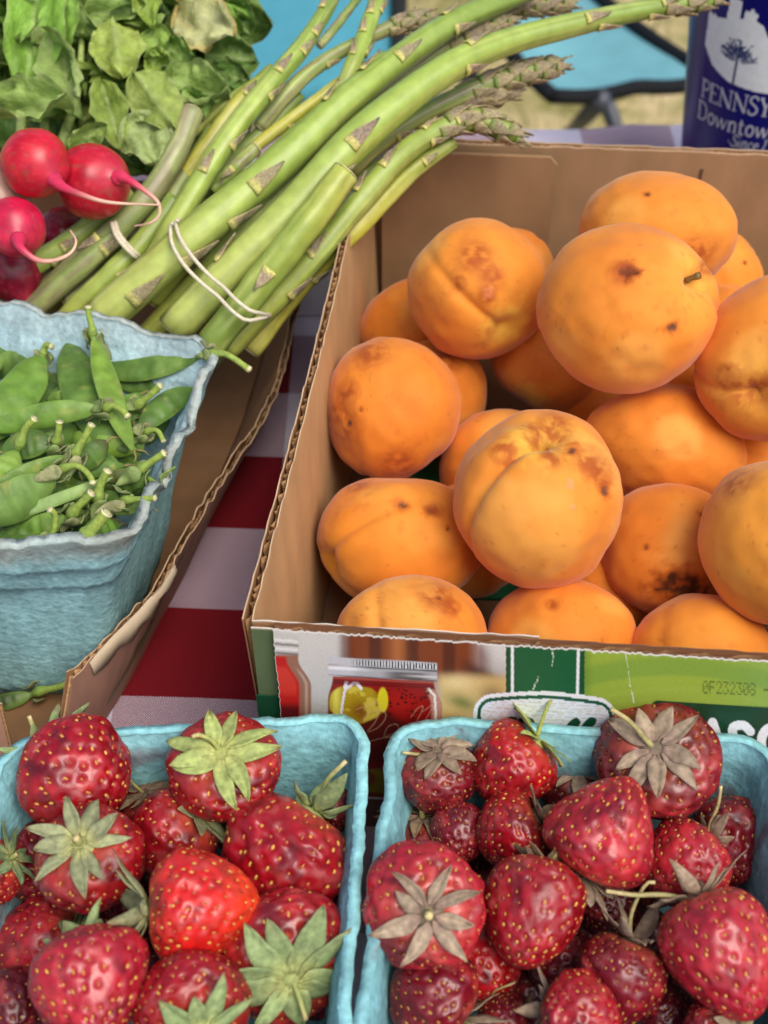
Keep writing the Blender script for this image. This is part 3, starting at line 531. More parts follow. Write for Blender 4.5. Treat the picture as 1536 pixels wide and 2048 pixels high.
# ------------------------------------------------------------------ strawberries
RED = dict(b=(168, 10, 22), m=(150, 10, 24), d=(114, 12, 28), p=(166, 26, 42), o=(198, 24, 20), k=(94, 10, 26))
CAL = dict(g=(142, 160, 106), y=(158, 170, 98), G=(124, 146, 100), n=(160, 140, 116), t=(146, 122, 94), e=(150, 154, 112))
def strawberry(label, cx, cy, z, W, L, ang, el, cone, red, cal, nsep=9, sl=.85, curl=.25, stem=None, group=None, nseed=210, flat=0., sepw=.26, lump=.05):
    c = PZ(cx, cy, z); d = depth(c); Wm, Lm = W*1.07*d/F, L*1.05*d/F
    vw = nrm(CP-c); r_ = nrm(np.cross([0, 0, 1], -vw)); r_ = -r_ if r_[0] < 0 else r_; u_ = nrm(np.cross(vw, r_)); u_ = u_ if u_[2] > 0 else -u_
    a, e = math.radians(ang), math.radians(el)
    ax = nrm(math.cos(e)*(math.cos(a)*r_+math.sin(a)*u_)+math.sin(e)*vw)
    sd_ = int(abs(cx*7+cy*13)) % 991; lr = np.random.default_rng(sd_)
    e1 = nrm(np.cross(ax, [.2, .4, .9])); e2 = np.cross(ax, e1)
    def prof(PH):                                          # body radius and height for polar angle (0 = calyx)
        zc, rc = np.cos(PH), np.sin(PH)
        rr = rc*(1+cone*zc+.10*cone*(1-zc*zc)); zz = np.where(zc > 0, zc*.82, zc*1.08)-.20*np.exp(-(rc/.30)**2)*(zc > 0)
        return rr*Wm/(1+.35*cone*cone+.05*cone), zz*Lm
    def place(TH, PH, off=0):
        rr, zz = prof(PH); dr = np.stack([np.cos(TH)*np.sin(PH), np.sin(TH)*np.sin(PH), np.cos(PH)], -1)
        lm = 1+lump*2*(vn(dr*1.7+sd_, sd_)-.5)+lump*.8*(vn(dr*3.5+sd_, sd_+1)-.5)*2
        rr = rr*lm*(1+flat*np.cos(2*TH))+off*np.sin(PH)
        return c+zz[..., None]*ax+(off*np.cos(PH))[..., None]*ax+rr[..., None]*(np.cos(TH)[..., None]*e1+np.sin(TH)[..., None]*e2), dr
    nu, nv = (112, 84) if nseed > 150 else (60, 44)
    TH, PH = np.meshgrid(np.linspace(0, 2*np.pi, nu, endpoint=False), np.linspace(.0005, np.pi-.0005, nv))
    # seeds on a spiral, loosely jittered
    k = np.arange(nseed)+.5; sp_ = np.arccos(1-2*k/nseed); st = (np.pi*(1+5**.5)*k) % (2*np.pi)
    sp_ = sp_+lr.normal(size=nseed)*.045; st = st+lr.normal(size=nseed)*.045/np.maximum(np.sin(sp_), .2)
    kp = (sp_ > .42) & (sp_ < 3.08) & (lr.random(nseed) > .07); sp_, st = sp_[kp], st[kp]
    sv = np.stack([np.cos(st)*np.sin(sp_), np.sin(st)*np.sin(sp_), np.cos(sp_)], -1)
    _, dr = place(TH, PH); dm = np.max(dr.reshape(-1, 3) @ sv.T, 1); dmin = np.arccos(np.clip(dm, -1, 1)).reshape(TH.shape)
    spc = math.sqrt(4*math.pi/nseed)
    off = -.060*Wm*np.exp(-(dmin/(spc*.27))**2)+.016*Wm*(vn(dr*7+sd_, sd_+6)-.5)+.010*Wm*(vn(dr*15+sd_, sd_+7)-.5)
    V, dr = place(TH, PH, off)
    base = mix(S(*RED[red]), S(*RED[red])*.62, sm(fbm(dr*2.2+sd_, sd_+3), .45, .75)*.8); base = mix(base, S(206, 62, 60), .35*sm(fbm(dr*2.5+sd_+4, sd_+5), .56, .72)); base = mix(base, S(214, 120, 80), .45*np.exp(-(PH/.6)**2)); base = mix(base, S(196, 120, 110), .18*sm(fbm(dr*6+sd_+2, sd_+11), .60, .70)); base = mix(base, S(70, 8, 22), .55*sm(fbm(dr*2.6+sd_+7, sd_+12), .60, .70))
    if red == 'o': base = mix(base, S(232, 70, 30), .7*sm(PH, 1.6, 2.7))
    t_ = thing('strawberry', label, 'strawberry', c-np.array([0, 0, (Wm+Lm)/2]), group)
    fo = mk('flesh', V, gf(nu, nv, True), M['berry'], t_, base.reshape(-1, 3))
    # seeds
    pos, _ = place(st, sp_, -.034*Wm-.010*Wm*lr.random(len(st))); p2, _ = place(st, sp_+.02, np.full(len(st), -.040*Wm)); p3, _ = place(st+.02, sp_, np.full(len(st), -.040*Wm))
    me = p2-pos; me /= np.linalg.norm(me, axis=1)[:, None]; la = p3-pos; la -= me*(la*me).sum(1)[:, None]; la /= np.linalg.norm(la, axis=1)[:, None]+1e-12; nn = np.cross(la, me); nn *= np.sign((nn*(pos-c)).sum(1))[:, None]
    hl, hw = .053*Wm*lr.uniform(.6, 1.15, len(st)), .028*Wm*lr.uniform(.65, 1.15, len(st)); th = np.linspace(0, 2*np.pi, 6, endpoint=False)
    def rg(s, h): return pos[:, None]+s*(np.cos(th)[None, :, None]*(me*hl[:, None])[:, None]+np.sin(th)[None, :, None]*(la*hw[:, None])[:, None])+(nn*h*Wm)[:, None]
    A_, B_, T_ = rg(1, 0), rg(.72, .022), (pos+nn*.032*Wm)[:, None]
    V = np.concatenate([A_, B_, T_], 1); ns = len(st); i0 = (np.arange(ns)*13)[:, None, None]; j = np.arange(6); jn = (j+1) % 6
    f1 = np.stack([j, jn, jn+6, j+6], -1)[None]+i0; f2 = np.stack([j+6, jn+6, np.full(6, 12)], -1)[None]+i0
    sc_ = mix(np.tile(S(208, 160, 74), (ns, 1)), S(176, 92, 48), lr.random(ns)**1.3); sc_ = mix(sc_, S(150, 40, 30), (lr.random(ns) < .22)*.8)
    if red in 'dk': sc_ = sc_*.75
    mk('seeds', V, f1.reshape(-1, 4).tolist()+f2.reshape(-1, 3).tolist(), M['seed'], fo, np.repeat(sc_, 13, 0), kind='stuff')
    if not cal: return t_
    cc = S(*CAL[cal]); topc = c+ax*(prof(np.array([.02]))[1][0]+.03*Wm)
    # calyx hub
    th = np.linspace(0, 2*np.pi, 12, endpoint=False); hub = []
    for rr_, hh in ((.30, -.01), (.24, .05), (.13, .085), (.03, .09)): hub.append(topc+ax*(hh+.02)*Wm+Wm*rr_*(np.cos(th)[:, None]*e1+np.sin(th)[:, None]*e2))
    hc = cc*.9 if cal in 'gGye' else cc*.62
    hb = mk('calyx', np.vstack(hub), gf(12, 4, True).tolist()+[list(range(36, 48))], M['sepal'], t_, mix(np.tile(hc, (48, 1)), S(206, 206, 120), .35*np.ones(48) if cal in 'gGye' else 0*np.ones(48)))
    for k in range(nsep):
        t0 = 2*np.pi*(k+lr.uniform(-.25, .25))/nsep; ln = sl*.76*lr.uniform(.7, 1.15); cu = .7*curl*lr.uniform(.0, 2.6)+.02; wd = sepw*lr.uniform(.6, 1.15); tw = lr.normal()*.25; bend = lr.normal()*.4
        ni, nj = 12, 5; ii = np.linspace(0, 1, ni); jj = np.linspace(-1, 1, nj); I, J = np.meshgrid(ii, jj, indexing='ij')
        prw = (np.sin(np.pi*np.clip(I*.93+.07, 0, 1)**.8)**.85)*wd*.5; prw = np.maximum(prw, .02*(1-I))
        phi = .10+I*ln*1.0; lat = J*prw*(1+.25*vn(np.stack([I*5, J, 0*I+k], -1), sd_))
        THs = t0+bend*I*.6+lat/np.maximum(np.sin(np.maximum(phi, .25)), .22)
        of = Wm*(.045+cu*I**2.2+.10*np.abs(J)*(.3+lr.uniform(-.5, .9)*I)+.05*np.sin(I*9+k)*I*curl*2+tw*J*prw)
        Vs, _ = place(THs, phi, of); Vs = Vs+ax*Wm*.10*np.exp(-(phi/.2)**2)[..., None]
        cs = cc*lr.uniform(.78, 1.18); cl = mix(np.tile(cs, (ni*nj, 1)), cs*1.3, .7*np.exp(-(J.ravel()/.22)**2)); cl = mix(cl, S(96, 72, 66), .45*sm(fbm(np.stack([I*4+k, J*1.5, 0*I], -1), sd_+k).ravel(), .5, .75)*(1. if cal in 'nt' else .45)); cl = mix(cl, S(206, 202, 120) if cal in 'gGye' else S(140, 110, 100), .5*sm(I.ravel(), .45, .0)); cl = mix(cl, S(150, 110, 80), .55*sm(I.ravel(), .82, 1.0)*lr.random())
        so = mk('sepal', Vs, gf(nj, ni), M['sepal'], hb, cl)
        md = so.modifiers.new('thick', 'SOLIDIFY'); md.thickness = .0002; md.offset = 0
    if stem == 'cut' or stem is None: sp = [topc, topc+ax*Wm*.22, topc+ax*Wm*.34]; rw = .075
    else:
        dd_ = depth(topc); sp = [topc]+[P(x, y, dd_-.004*(i+1)/len(stem)) for i, (x, y) in enumerate(stem)]; rw = .043
    pp = catmull(sp, 12); V, Fc = tube(pp, Wm*rw*np.linspace(1.25, .85, 12), 8)
    scol = mix(np.tile(mix(cc, S(150, 150, 62), .5), (12, 1)), S(206, 186, 130), np.linspace(0, 1, 12)**5); mk('stem', V, Fc, M['stem'], hb, np.repeat(scol, 8, 0))
    return t_
GL, GR = 'buried strawberries of the green-sepalled carton', 'buried strawberries of the brown-sepalled carton'
BUL, BUR = 'dark strawberry wedged low between others in the carton with green sepals', 'dark strawberry wedged low between others in the carton with brown sepals'
SB = [
# --- carton with fresh sepals
dict(label='large glossy strawberry in the carton corner by the torn cardboard tray, sepals turned away', cx=148, cy=1546, z=.070, W=111, L=106, ang=125, el=-42, cone=.12, red='m', cal='g', stem=[(80, 1478), (66, 1452), (58, 1432)], nseed=225),
dict(label='strawberry with a yellow-green star of sepals against the carton back wall', cx=450, cy=1537, z=.0736, W=104, L=96, ang=97, el=66, cone=.1, red='m', cal='y', nsep=9, sl=1.0, curl=.16, stem=[(425, 1482), (398, 1470), (384, 1474)], sepw=.33),
dict(label='small strawberry with an olive fuzzy calyx squeezed behind two bigger ones', cx=302, cy=1622, z=.0463, W=64, L=60, ang=95, el=35, cone=.1, red='d', cal='t', nsep=8, sl=.9, curl=.4, stem=[(262, 1562), (256, 1540)]),
dict(label='strawberry with pale cut stem end and short olive sepals beside the corner berry', cx=182, cy=1722, z=.068, W=101, L=104, ang=104, el=60, cone=.22, red='m', cal='e', nsep=9, sl=.85, curl=.22, stem='cut', sepw=.25),
dict(label='strawberry without visible sepals leaning on the carton side below the corner berry', cx=82, cy=1728, z=.0448, W=74, L=92, ang=110, el=-50, cone=.2, red='d', cal=None),
dict(label='strawberry at the carton side whose grey-green sepals hang over the rim', cx=-14, cy=1742, z=.0594, W=62, L=64, ang=10, el=35, cone=.1, red='m', cal='G', nsep=9, sl=1.15, curl=.3),
dict(label='strawberry lying sideways with sepals to one side, behind the orange-red one', cx=348, cy=1665, z=.0574, W=84, L=98, ang=18, el=35, cone=.12, red='m', cal='e', nsep=8, sl=.75, curl=.25),
dict(label='very large dark strawberry with long upright stem and curled green sepals', cx=576, cy=1698, z=.0625, W=119, L=114, ang=50, el=2, cone=.08, red='m', cal='g', nsep=6, sl=.52, curl=.45, stem=[(640, 1598), (655, 1560), (692, 1522)], flat=.06, lump=.09, nseed=210),
dict(label='tiny dark strawberry in the corner behind the long-stemmed one', cx=668, cy=1618, z=.0499, W=44, L=44, ang=90, el=-40, cone=.1, red='k', cal=None, nseed=150),
dict(label='bright orange-red strawberry lying on its side on top, crumpled sepals', cx=388, cy=1812, z=.0749, W=104, L=116, ang=168, el=2, cone=.22, red='o', cal='e', nsep=9, sl=.62, curl=.55, nseed=235, stem=[(262, 1850), (232, 1868)]),
dict(label='strawberry partly covered by the heart-shaped bright one, sepals between them', cx=85, cy=1890, z=.0391, W=88, L=112, ang=-10, el=35, cone=.15, red='p', cal='G', nsep=7, sl=.7, curl=.35),
dict(label='bright heart-shaped strawberry pointing down with its sepals hidden behind', cx=182, cy=1965, z=.074, W=112, L=108, ang=80, el=-38, cone=.25, red='p', cal='g', sl=.5, nsep=8, stem=[(260, 1868)], nseed=225),
dict(label='strawberry showing a large pale-green sepal star, below the long-stemmed one', cx=572, cy=1908, z=.0594, W=128, L=112, ang=275, el=58, cone=.1, red='m', cal='g', nsep=10, sl=1.0, curl=.2, sepw=.33, stem=[(595, 1985), (612, 2040)]),
dict(label='strawberry showing a broad green sepal star beside the heart-shaped one', cx=385, cy=2012, z=.0691, W=108, L=98, ang=275, el=48, cone=.1, red='m', cal='g', nsep=10, sl=1.0, curl=.2, sepw=.33),
dict(label='purple-dark strawberry beside the heart-shaped one at the carton side', cx=22, cy=2012, z=.0452, W=72, L=72, ang=80, el=-60, cone=.1, red='k', cal=None, nseed=150),
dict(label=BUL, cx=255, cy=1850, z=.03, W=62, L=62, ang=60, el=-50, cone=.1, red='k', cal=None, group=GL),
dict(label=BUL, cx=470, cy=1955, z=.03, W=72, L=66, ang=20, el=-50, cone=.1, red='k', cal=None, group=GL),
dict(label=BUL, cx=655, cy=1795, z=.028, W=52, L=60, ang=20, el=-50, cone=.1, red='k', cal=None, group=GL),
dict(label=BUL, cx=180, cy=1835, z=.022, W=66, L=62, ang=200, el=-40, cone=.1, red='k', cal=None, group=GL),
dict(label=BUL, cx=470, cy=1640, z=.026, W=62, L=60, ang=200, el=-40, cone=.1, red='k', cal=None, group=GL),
# --- carton with dried sepals
dict(label='dark round strawberry with a brown calyx in the back corner nearest the jar picture', cx=874, cy=1545, z=.062, W=76, L=76, ang=92, el=45, cone=.08, red='d', cal='n', nsep=9, sl=.95, curl=.25, stem=[(850, 1510), (805, 1505)], sepw=.33),
dict(label='glossy strawberry with green-brown sepals and a thin stem rising over the box label', cx=1030, cy=1524, z=.0668, W=83, L=86, ang=52, el=12, cone=.12, red='b', cal='y', nsep=8, sl=.95, curl=.25, stem=[(1092, 1420), (1118, 1375), (1148, 1356)], sepw=.33),
dict(label='shaded strawberry with a dark withered calyx behind the pointed one', cx=1150, cy=1572, z=.048, W=68, L=72, ang=85, el=58, cone=.08, red='k', cal='n', nsep=9, sl=1.1, curl=.3, stem=[(1160, 1560), (1150, 1600)]),
dict(label='big strawberry with a wide papery brown sepal star and thick slanting stem', cx=1313, cy=1518, z=.072, W=115, L=105, ang=110, el=76, cone=.08, red='d', cal='n', nsep=9, sl=.92, curl=.16, stem=[(1292, 1480), (1258, 1442), (1222, 1418)], sepw=.27),
dict(label='pointed cone-shaped strawberry lying on top with its tip against the brown-starred one', cx=1205, cy=1668, z=.074, W=104, L=112, ang=255, el=-6, cone=.38, red='p', cal='n', nsep=8, sl=.6, curl=.3, nseed=235),
dict(label='small dark strawberry beside the carton wall behind the brown-starred round one', cx=918, cy=1663, z=.0541, W=58, L=60, ang=90, el=-40, cone=.1, red='d', cal=None),
dict(label='scuffed round strawberry with a star of narrow straw-coloured sepals facing up', cx=848, cy=1812, z=.0733, W=116, L=112, ang=300, el=80, cone=.05, red='p', cal='n', nsep=8, sl=.88, curl=.14, sepw=.25, stem='cut', lump=.08),
dict(label='dull red strawberry with a brown leafy cap left of the pointed one', cx=1032, cy=1662, z=.0613, W=78, L=74, ang=40, el=14, cone=.1, red='m', cal='t', nsep=8, sl=.7, curl=.35, stem=[(1118, 1628), (1155, 1600)]),
dict(label='tapered strawberry covered in close-set seeds, tip down, beside the round starred one', cx=1066, cy=1812, z=.068, W=97, L=112, ang=86, el=-22, cone=.2, red='m', cal='t', nsep=8, sl=.5, curl=.2, nseed=240, stem=[(1120, 1700)]),
dict(label='pinkish seedy strawberry under the pointed one on its far side', cx=1375, cy=1722, z=.058, W=82, L=88, ang=65, el=-15, cone=.12, red='p', cal='n', nsep=7, sl=.5, curl=.3, nseed=235, stem=[(1420, 1650), (1436, 1610), (1442, 1572)]),
dict(label='wrinkled dark strawberry against the carton wall next to a thin green stem', cx=1462, cy=1668, z=.05, W=72, L=90, ang=115, el=-20, cone=.1, red='d', cal=None, lump=.12),
dict(label='large pink-red strawberry tapering to the carton wall, papery cap on its inner end', cx=1438, cy=1892, z=.07, W=106, L=130, ang=138, el=-4, cone=.22, red='p', cal='n', nsep=8, sl=.7, curl=.4, nseed=240, stem=[(1330, 1790), (1270, 1790), (1212, 1782)]),
dict(label='purplish strawberry with a ragged withered cap next to the large pink-red one', cx=1240, cy=1950, z=.0583, W=84, L=94, ang=88, el=8, cone=.15, red='d', cal='n', nsep=9, sl=.75, curl=.5, stem=[(1262, 1830), (1290, 1770), (1310, 1765)], nseed=230),
dict(label='glossy strawberry peeking out beneath the straw-starred round one', cx=962, cy=1920, z=.0446, W=78, L=82, ang=130, el=-40, cone=.15, red='b', cal=None),
dict(label='dark strawberry below the straw-starred round one at the carton wall', cx=872, cy=1995, z=.0533, W=92, L=86, ang=330, el=-10, cone=.1, red='d', cal='n', nsep=6, sl=.6, curl=.4),
dict(label='strawberry with seedy crown pushed up between two stems, glossy red', cx=1155, cy=2036, z=.0635, W=88, L=78, ang=180, el=-20, cone=.15, red='m', cal='n', nsep=6, sl=.5, curl=.3),
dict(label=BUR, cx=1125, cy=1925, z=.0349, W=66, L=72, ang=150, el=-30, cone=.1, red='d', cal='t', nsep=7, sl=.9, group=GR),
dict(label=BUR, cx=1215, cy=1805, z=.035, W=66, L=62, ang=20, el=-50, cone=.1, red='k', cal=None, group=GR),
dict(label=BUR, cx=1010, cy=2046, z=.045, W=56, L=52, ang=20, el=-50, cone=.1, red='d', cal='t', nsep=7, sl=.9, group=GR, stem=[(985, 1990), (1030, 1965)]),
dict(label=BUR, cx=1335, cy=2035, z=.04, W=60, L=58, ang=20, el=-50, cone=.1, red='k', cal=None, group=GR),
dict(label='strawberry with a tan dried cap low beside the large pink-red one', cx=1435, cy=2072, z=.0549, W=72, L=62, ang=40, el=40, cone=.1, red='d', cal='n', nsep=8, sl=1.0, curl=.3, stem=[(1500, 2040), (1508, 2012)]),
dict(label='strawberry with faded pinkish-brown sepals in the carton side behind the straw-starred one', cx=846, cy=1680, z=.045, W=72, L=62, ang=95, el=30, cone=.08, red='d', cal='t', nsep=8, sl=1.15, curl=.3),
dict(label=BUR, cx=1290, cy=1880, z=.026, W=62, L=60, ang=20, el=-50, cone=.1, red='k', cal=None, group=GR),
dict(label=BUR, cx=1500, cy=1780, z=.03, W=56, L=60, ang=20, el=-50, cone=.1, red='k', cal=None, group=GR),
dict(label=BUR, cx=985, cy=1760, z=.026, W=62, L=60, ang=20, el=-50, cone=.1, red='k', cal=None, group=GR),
]
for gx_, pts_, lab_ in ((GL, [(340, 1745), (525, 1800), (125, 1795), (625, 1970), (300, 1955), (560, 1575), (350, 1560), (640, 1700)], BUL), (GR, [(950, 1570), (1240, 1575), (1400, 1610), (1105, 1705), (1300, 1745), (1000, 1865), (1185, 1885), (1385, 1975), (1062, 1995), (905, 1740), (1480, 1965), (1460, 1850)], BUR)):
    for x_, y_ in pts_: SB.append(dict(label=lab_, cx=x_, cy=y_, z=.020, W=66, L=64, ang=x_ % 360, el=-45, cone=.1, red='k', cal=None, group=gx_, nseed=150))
for b_ in SB: strawberry(**b_)

# ------------------------------------------------------------------ cardboard tray of the vegetables
tr = thing('cardboard_tray', 'torn low cardboard tray holding the pea carton and asparagus', 'tray', (-.18, .42, 0))
rim = np.array([(-11.37, 27.6), (-9.05, 31.25), (-8.22, 33.86), (-7.47, 36.1), (-6.32, 39.27), (-5.26, 42.38), (-4.74, 45.58), (-4.49, 48.66), (-4.14, 51.33), (-3.9, 54)])/100
botm = np.array([(-12.4, 25.2), (-10.6, 30.2), (-9.7, 33.5), (-8.9, 36.3), (-8.1, 40), (-7.4, 43.2), (-6.9, 46.2), (-6.5, 49.2), (-6.2, 51.8), (-6.0, 54)])/100
rt3 = np.c_[rim, [.044, .045, .0445, .045, .045, .045, .0455, .046, .046, .046]]; bt3 = np.c_[botm, np.full(10, .0015)]
board(tr, bt3, rt3, (1, -.3, 0), T=.0030, wl=.0052, seed=51, jz=.0018, cin=(150, 112, 78), cout=(150, 112, 96), edge=(196, 164, 128))
rs = catmull(rt3[:3], 30); o_ = nrm([1, -.4, 0])
lay = []
for k_, (h, of) in enumerate(((.0006, .0031), (-.0025, .0038), (-.0065, .0036))): lay.append(rs[3:26]+o_*of+np.array([0, 0, 1.])*(h+jag(23, .0010 if k_ < 2 else .0036, 60+k_))[:, None])
so = mk('torn_paper', np.vstack(lay), gf(23, 3), M['card'], tr, S(198, 178, 150)); md = so.modifiers.new('t', 'SOLIDIFY'); md.thickness = .0006
for k_, (a, b, h0) in enumerate(((.16, .30, .022), (.10, .24, .012))):
    bb, tt = catmull(bt3, 60), catmull(rt3, 60); i0, i1 = int(a*60), int(b*60)
    V = np.vstack([bb[i0:i1]+(tt[i0:i1]-bb[i0:i1])*(h0/.045+hh+np.linspace(0, .3, i1-i0)[:, None])+o_*.0042 for hh in (0, .07)]); mk('green_stripe', V, gf(i1-i0, 2), M['print'], tr, S(70, 92, 64))
board(tr, [(-.30, .252, .0015), (-.131, .249, .0015)], [(-.30, .262, .05), (-.2, .262, .049), (-.1335, .262, .046)], (0, -1, 0), T=.0038, seed=55, jz=.002, cin=(150, 112, 78), cout=(160, 120, 96), edge=(206, 178, 150))
board(tr, [(-.305, .252, .0015), (-.315, .62, .0015)], [(-.309, .252, .05), (-.319, .62, .05)], (-1, 0, 0), seed=57)
board(tr, [(-.315, .622, .0015), (-.062, .585, .0015)], [(-.319, .63, .05), (-.042, .59, .05)], (0, 1, 0), seed=58)
fl = np.array([(-.303, .25), (-.124, .252), (-.097, .335), (-.081, .40), (-.069, .462), (-.062, .518), (-.06, .583), (-.313, .618)])
V = np.vstack([np.c_[fl, np.full(8, .003)], np.c_[fl, np.full(8, .0007)]]); mk('tray_floor', V, [list(range(8)), list(range(8, 16))[::-1]]+[[i, 8+i, 8+(i+1) % 8, (i+1) % 8] for i in range(8)], M['card'], tr, S(128, 94, 64), False)

# ------------------------------------------------------------------ pea pods
def pod(label, pts, W, tilt=0, stem=None, col=(104, 138, 60), group='pea pods in the carton', thick=.32, peas=6, sep=4, tip=True, neck=1., dark=0):
    """pts = (x, y, z) survey points from stem end to tip; W half width px"""
    p3 = [PZ(x, y, z) for x, y, z in pts]; d = depth(p3[len(p3)//2]); Wm = W*1.02*d/F
    ctr = catmull(p3, 40); T, _, _ = frames(ctr)
    sd_ = int(abs(pts[0][0]*7+pts[0][1]*13)) % 991; lr = np.random.default_rng(sd_)
    vw = np.array([nrm(CP-c) for c in ctr]); n = vw-T*(vw*T).sum(1)[:, None]; n /= np.linalg.norm(n, axis=1)[:, None]; l = np.cross(T, n)
    ca, sa = math.cos(math.radians(tilt)), math.sin(math.radians(tilt)); n, l = n*ca+l*sa, l*ca-n*sa
    t = np.linspace(0, 1, 40); wp = (1-(2*np.abs(t-.5))**3.0)**.75; wp = np.maximum(wp*(.75+.25*np.sin(np.pi*t)), .07)
    tk = thick*(1+.16*np.cos(2*np.pi*peas*t+lr.random()*6)*np.sin(np.pi*t)); seg = 20; th = np.linspace(0, 2*np.pi, seg, endpoint=False)
    cx_, sx_ = np.cos(th), np.sin(th); shx = np.sign(cx_)*np.abs(cx_)**.9; shy = np.sign(sx_)*np.abs(sx_)**1.25
    wob = 1+.05*(vn(np.stack([np.add.outer(t*6, 0*th), np.add.outer(0*t, np.cos(th)), np.add.outer(0*t, np.sin(th))], -1)+sd_, sd_)-.5)*2
    V = ctr[:, None]+(Wm*wp)[:, None, None]*wob[..., None]*(shx[None, :, None]*l[:, None]+(tk[:, None]*shy[None])[..., None]*n[:, None])
    base = S(*col); C = np.tile(base, (40, seg, 1)); C = mix(C, S(150, 172, 92), .45*np.exp(-((np.abs(cx_)-1)/.06)**2)[None]*np.ones((40, 1)))
    nz = fbm(V*160+sd_, sd_, 3); C = mix(C, base*.72, sm(nz, .5, .7)*.7); C = mix(C, S(140, 168, 84), .35*sm(fbm(V*70+sd_, sd_+2), .55, .7)); C = mix(C, S(158, 160, 84), .5*sm(fbm(V*260, sd_+4), .68, .75))
    if dark: C = mix(C, S(70, 60, 40), dark*sm(t, .55, 1)[:, None]*np.ones((1, seg)))
    tg = thing('pea_pod', label, 'pea pod', ctr[20]-np.array([0, 0, Wm*thick]), group)
    po = mk('pod', V, gf(seg, 40, True).tolist()+[list(range(seg))[::-1], list(range(39*seg, 40*seg))], M['pod'], tg, C.reshape(-1, 3))
    if tip:
        e = ctr[-1]; V, Fc = tube(catmull([e-T[-1]*.001, e+T[-1]*.002, e+T[-1]*.004+l[-1]*.0015], 6), np.linspace(.0007, .0002, 6), 6); mk('tip', V, Fc, M['stem'], tg, S(130, 120, 70))
    if stem is not None:
        d0 = depth(ctr[0]); z_ = [pts[0][2]]*len(stem)
        sp = [ctr[2], ctr[0]]+[P(s_[0], s_[1], d0-(s_[2] if len(s_) > 2 else .002*(i+1))) for i, s_ in enumerate(stem)]
        pp = catmull(sp, 22); r0 = .00118*neck*(.75 if neck > 1 else 1)*(.9+.3*lr.random()); rad = r0*(1+.65*np.exp(-((np.linspace(0, 1, 22)-.28)/.14)**2)); rad[-2:] *= 1.12
        sc_ = mix(np.tile(S(150, 168, 74), (22, 1)), S(112, 140, 62), np.linspace(1, 0, 22)**1.5); V, Fc = tube(pp, rad, 10); sc_[-1] = S(214, 204, 170); so = mk('stem', V, Fc, M['stem'], tg, np.repeat(sc_, 10, 0))
        V, Fc = tube([pp[-1], pp[-1]+(pp[-1]-pp[-2])*.35], [rad[-1]*.85, rad[-1]*.5], 8); mk('cut_end', V, Fc, M['stem'], so, S(190, 186, 130))
        Ts, Ns, Bs = frames(pp); i0 = 7
        for k in range(sep):
            a = 2*np.pi*(k+lr.uniform(-.3, .3))/max(sep, 1); ra = np.cos(a)*Ns[i0]+np.sin(a)*Bs[i0]; bk = -Ts[i0]; lt = np.cross(ra, bk); ln = .0095*lr.uniform(.6, 1.5); wd = .0030*lr.uniform(.7, 1.3); fl_ = lr.uniform(-.2, .9)
            ii = np.linspace(0, 1, 8); rows = []
            for u in ii:
                cp = pp[i0]+ra*(r0*1.5+.0008+ln*.55*fl_*u**1.4+.0008*math.sin(u*7+k))+bk*ln*u*(1-.35*max(fl_, 0)*u); ww = wd*min(1, u*3+.4)*max(1-u, .02)**.65
                for j in (-1, -.4, .4, 1): rows.append(cp+lt*ww*j+ra*.0009*abs(j)*(.5-u))
            cs = mix(S(126, 148, 82), S(160, 158, 112), lr.random())*lr.uniform(.75, 1.1); sp_o = mk('sepal', rows, gf(4, 8), M['sepal'], tg, cs); md = sp_o.modifiers.new('t', 'SOLIDIFY'); md.thickness = .0003
    return tg
PH_ = 'pea pod half buried among the others in the ragged carton'
G1_, G2_, G3_ = (102, 138, 52), (86, 118, 48), (118, 150, 56)
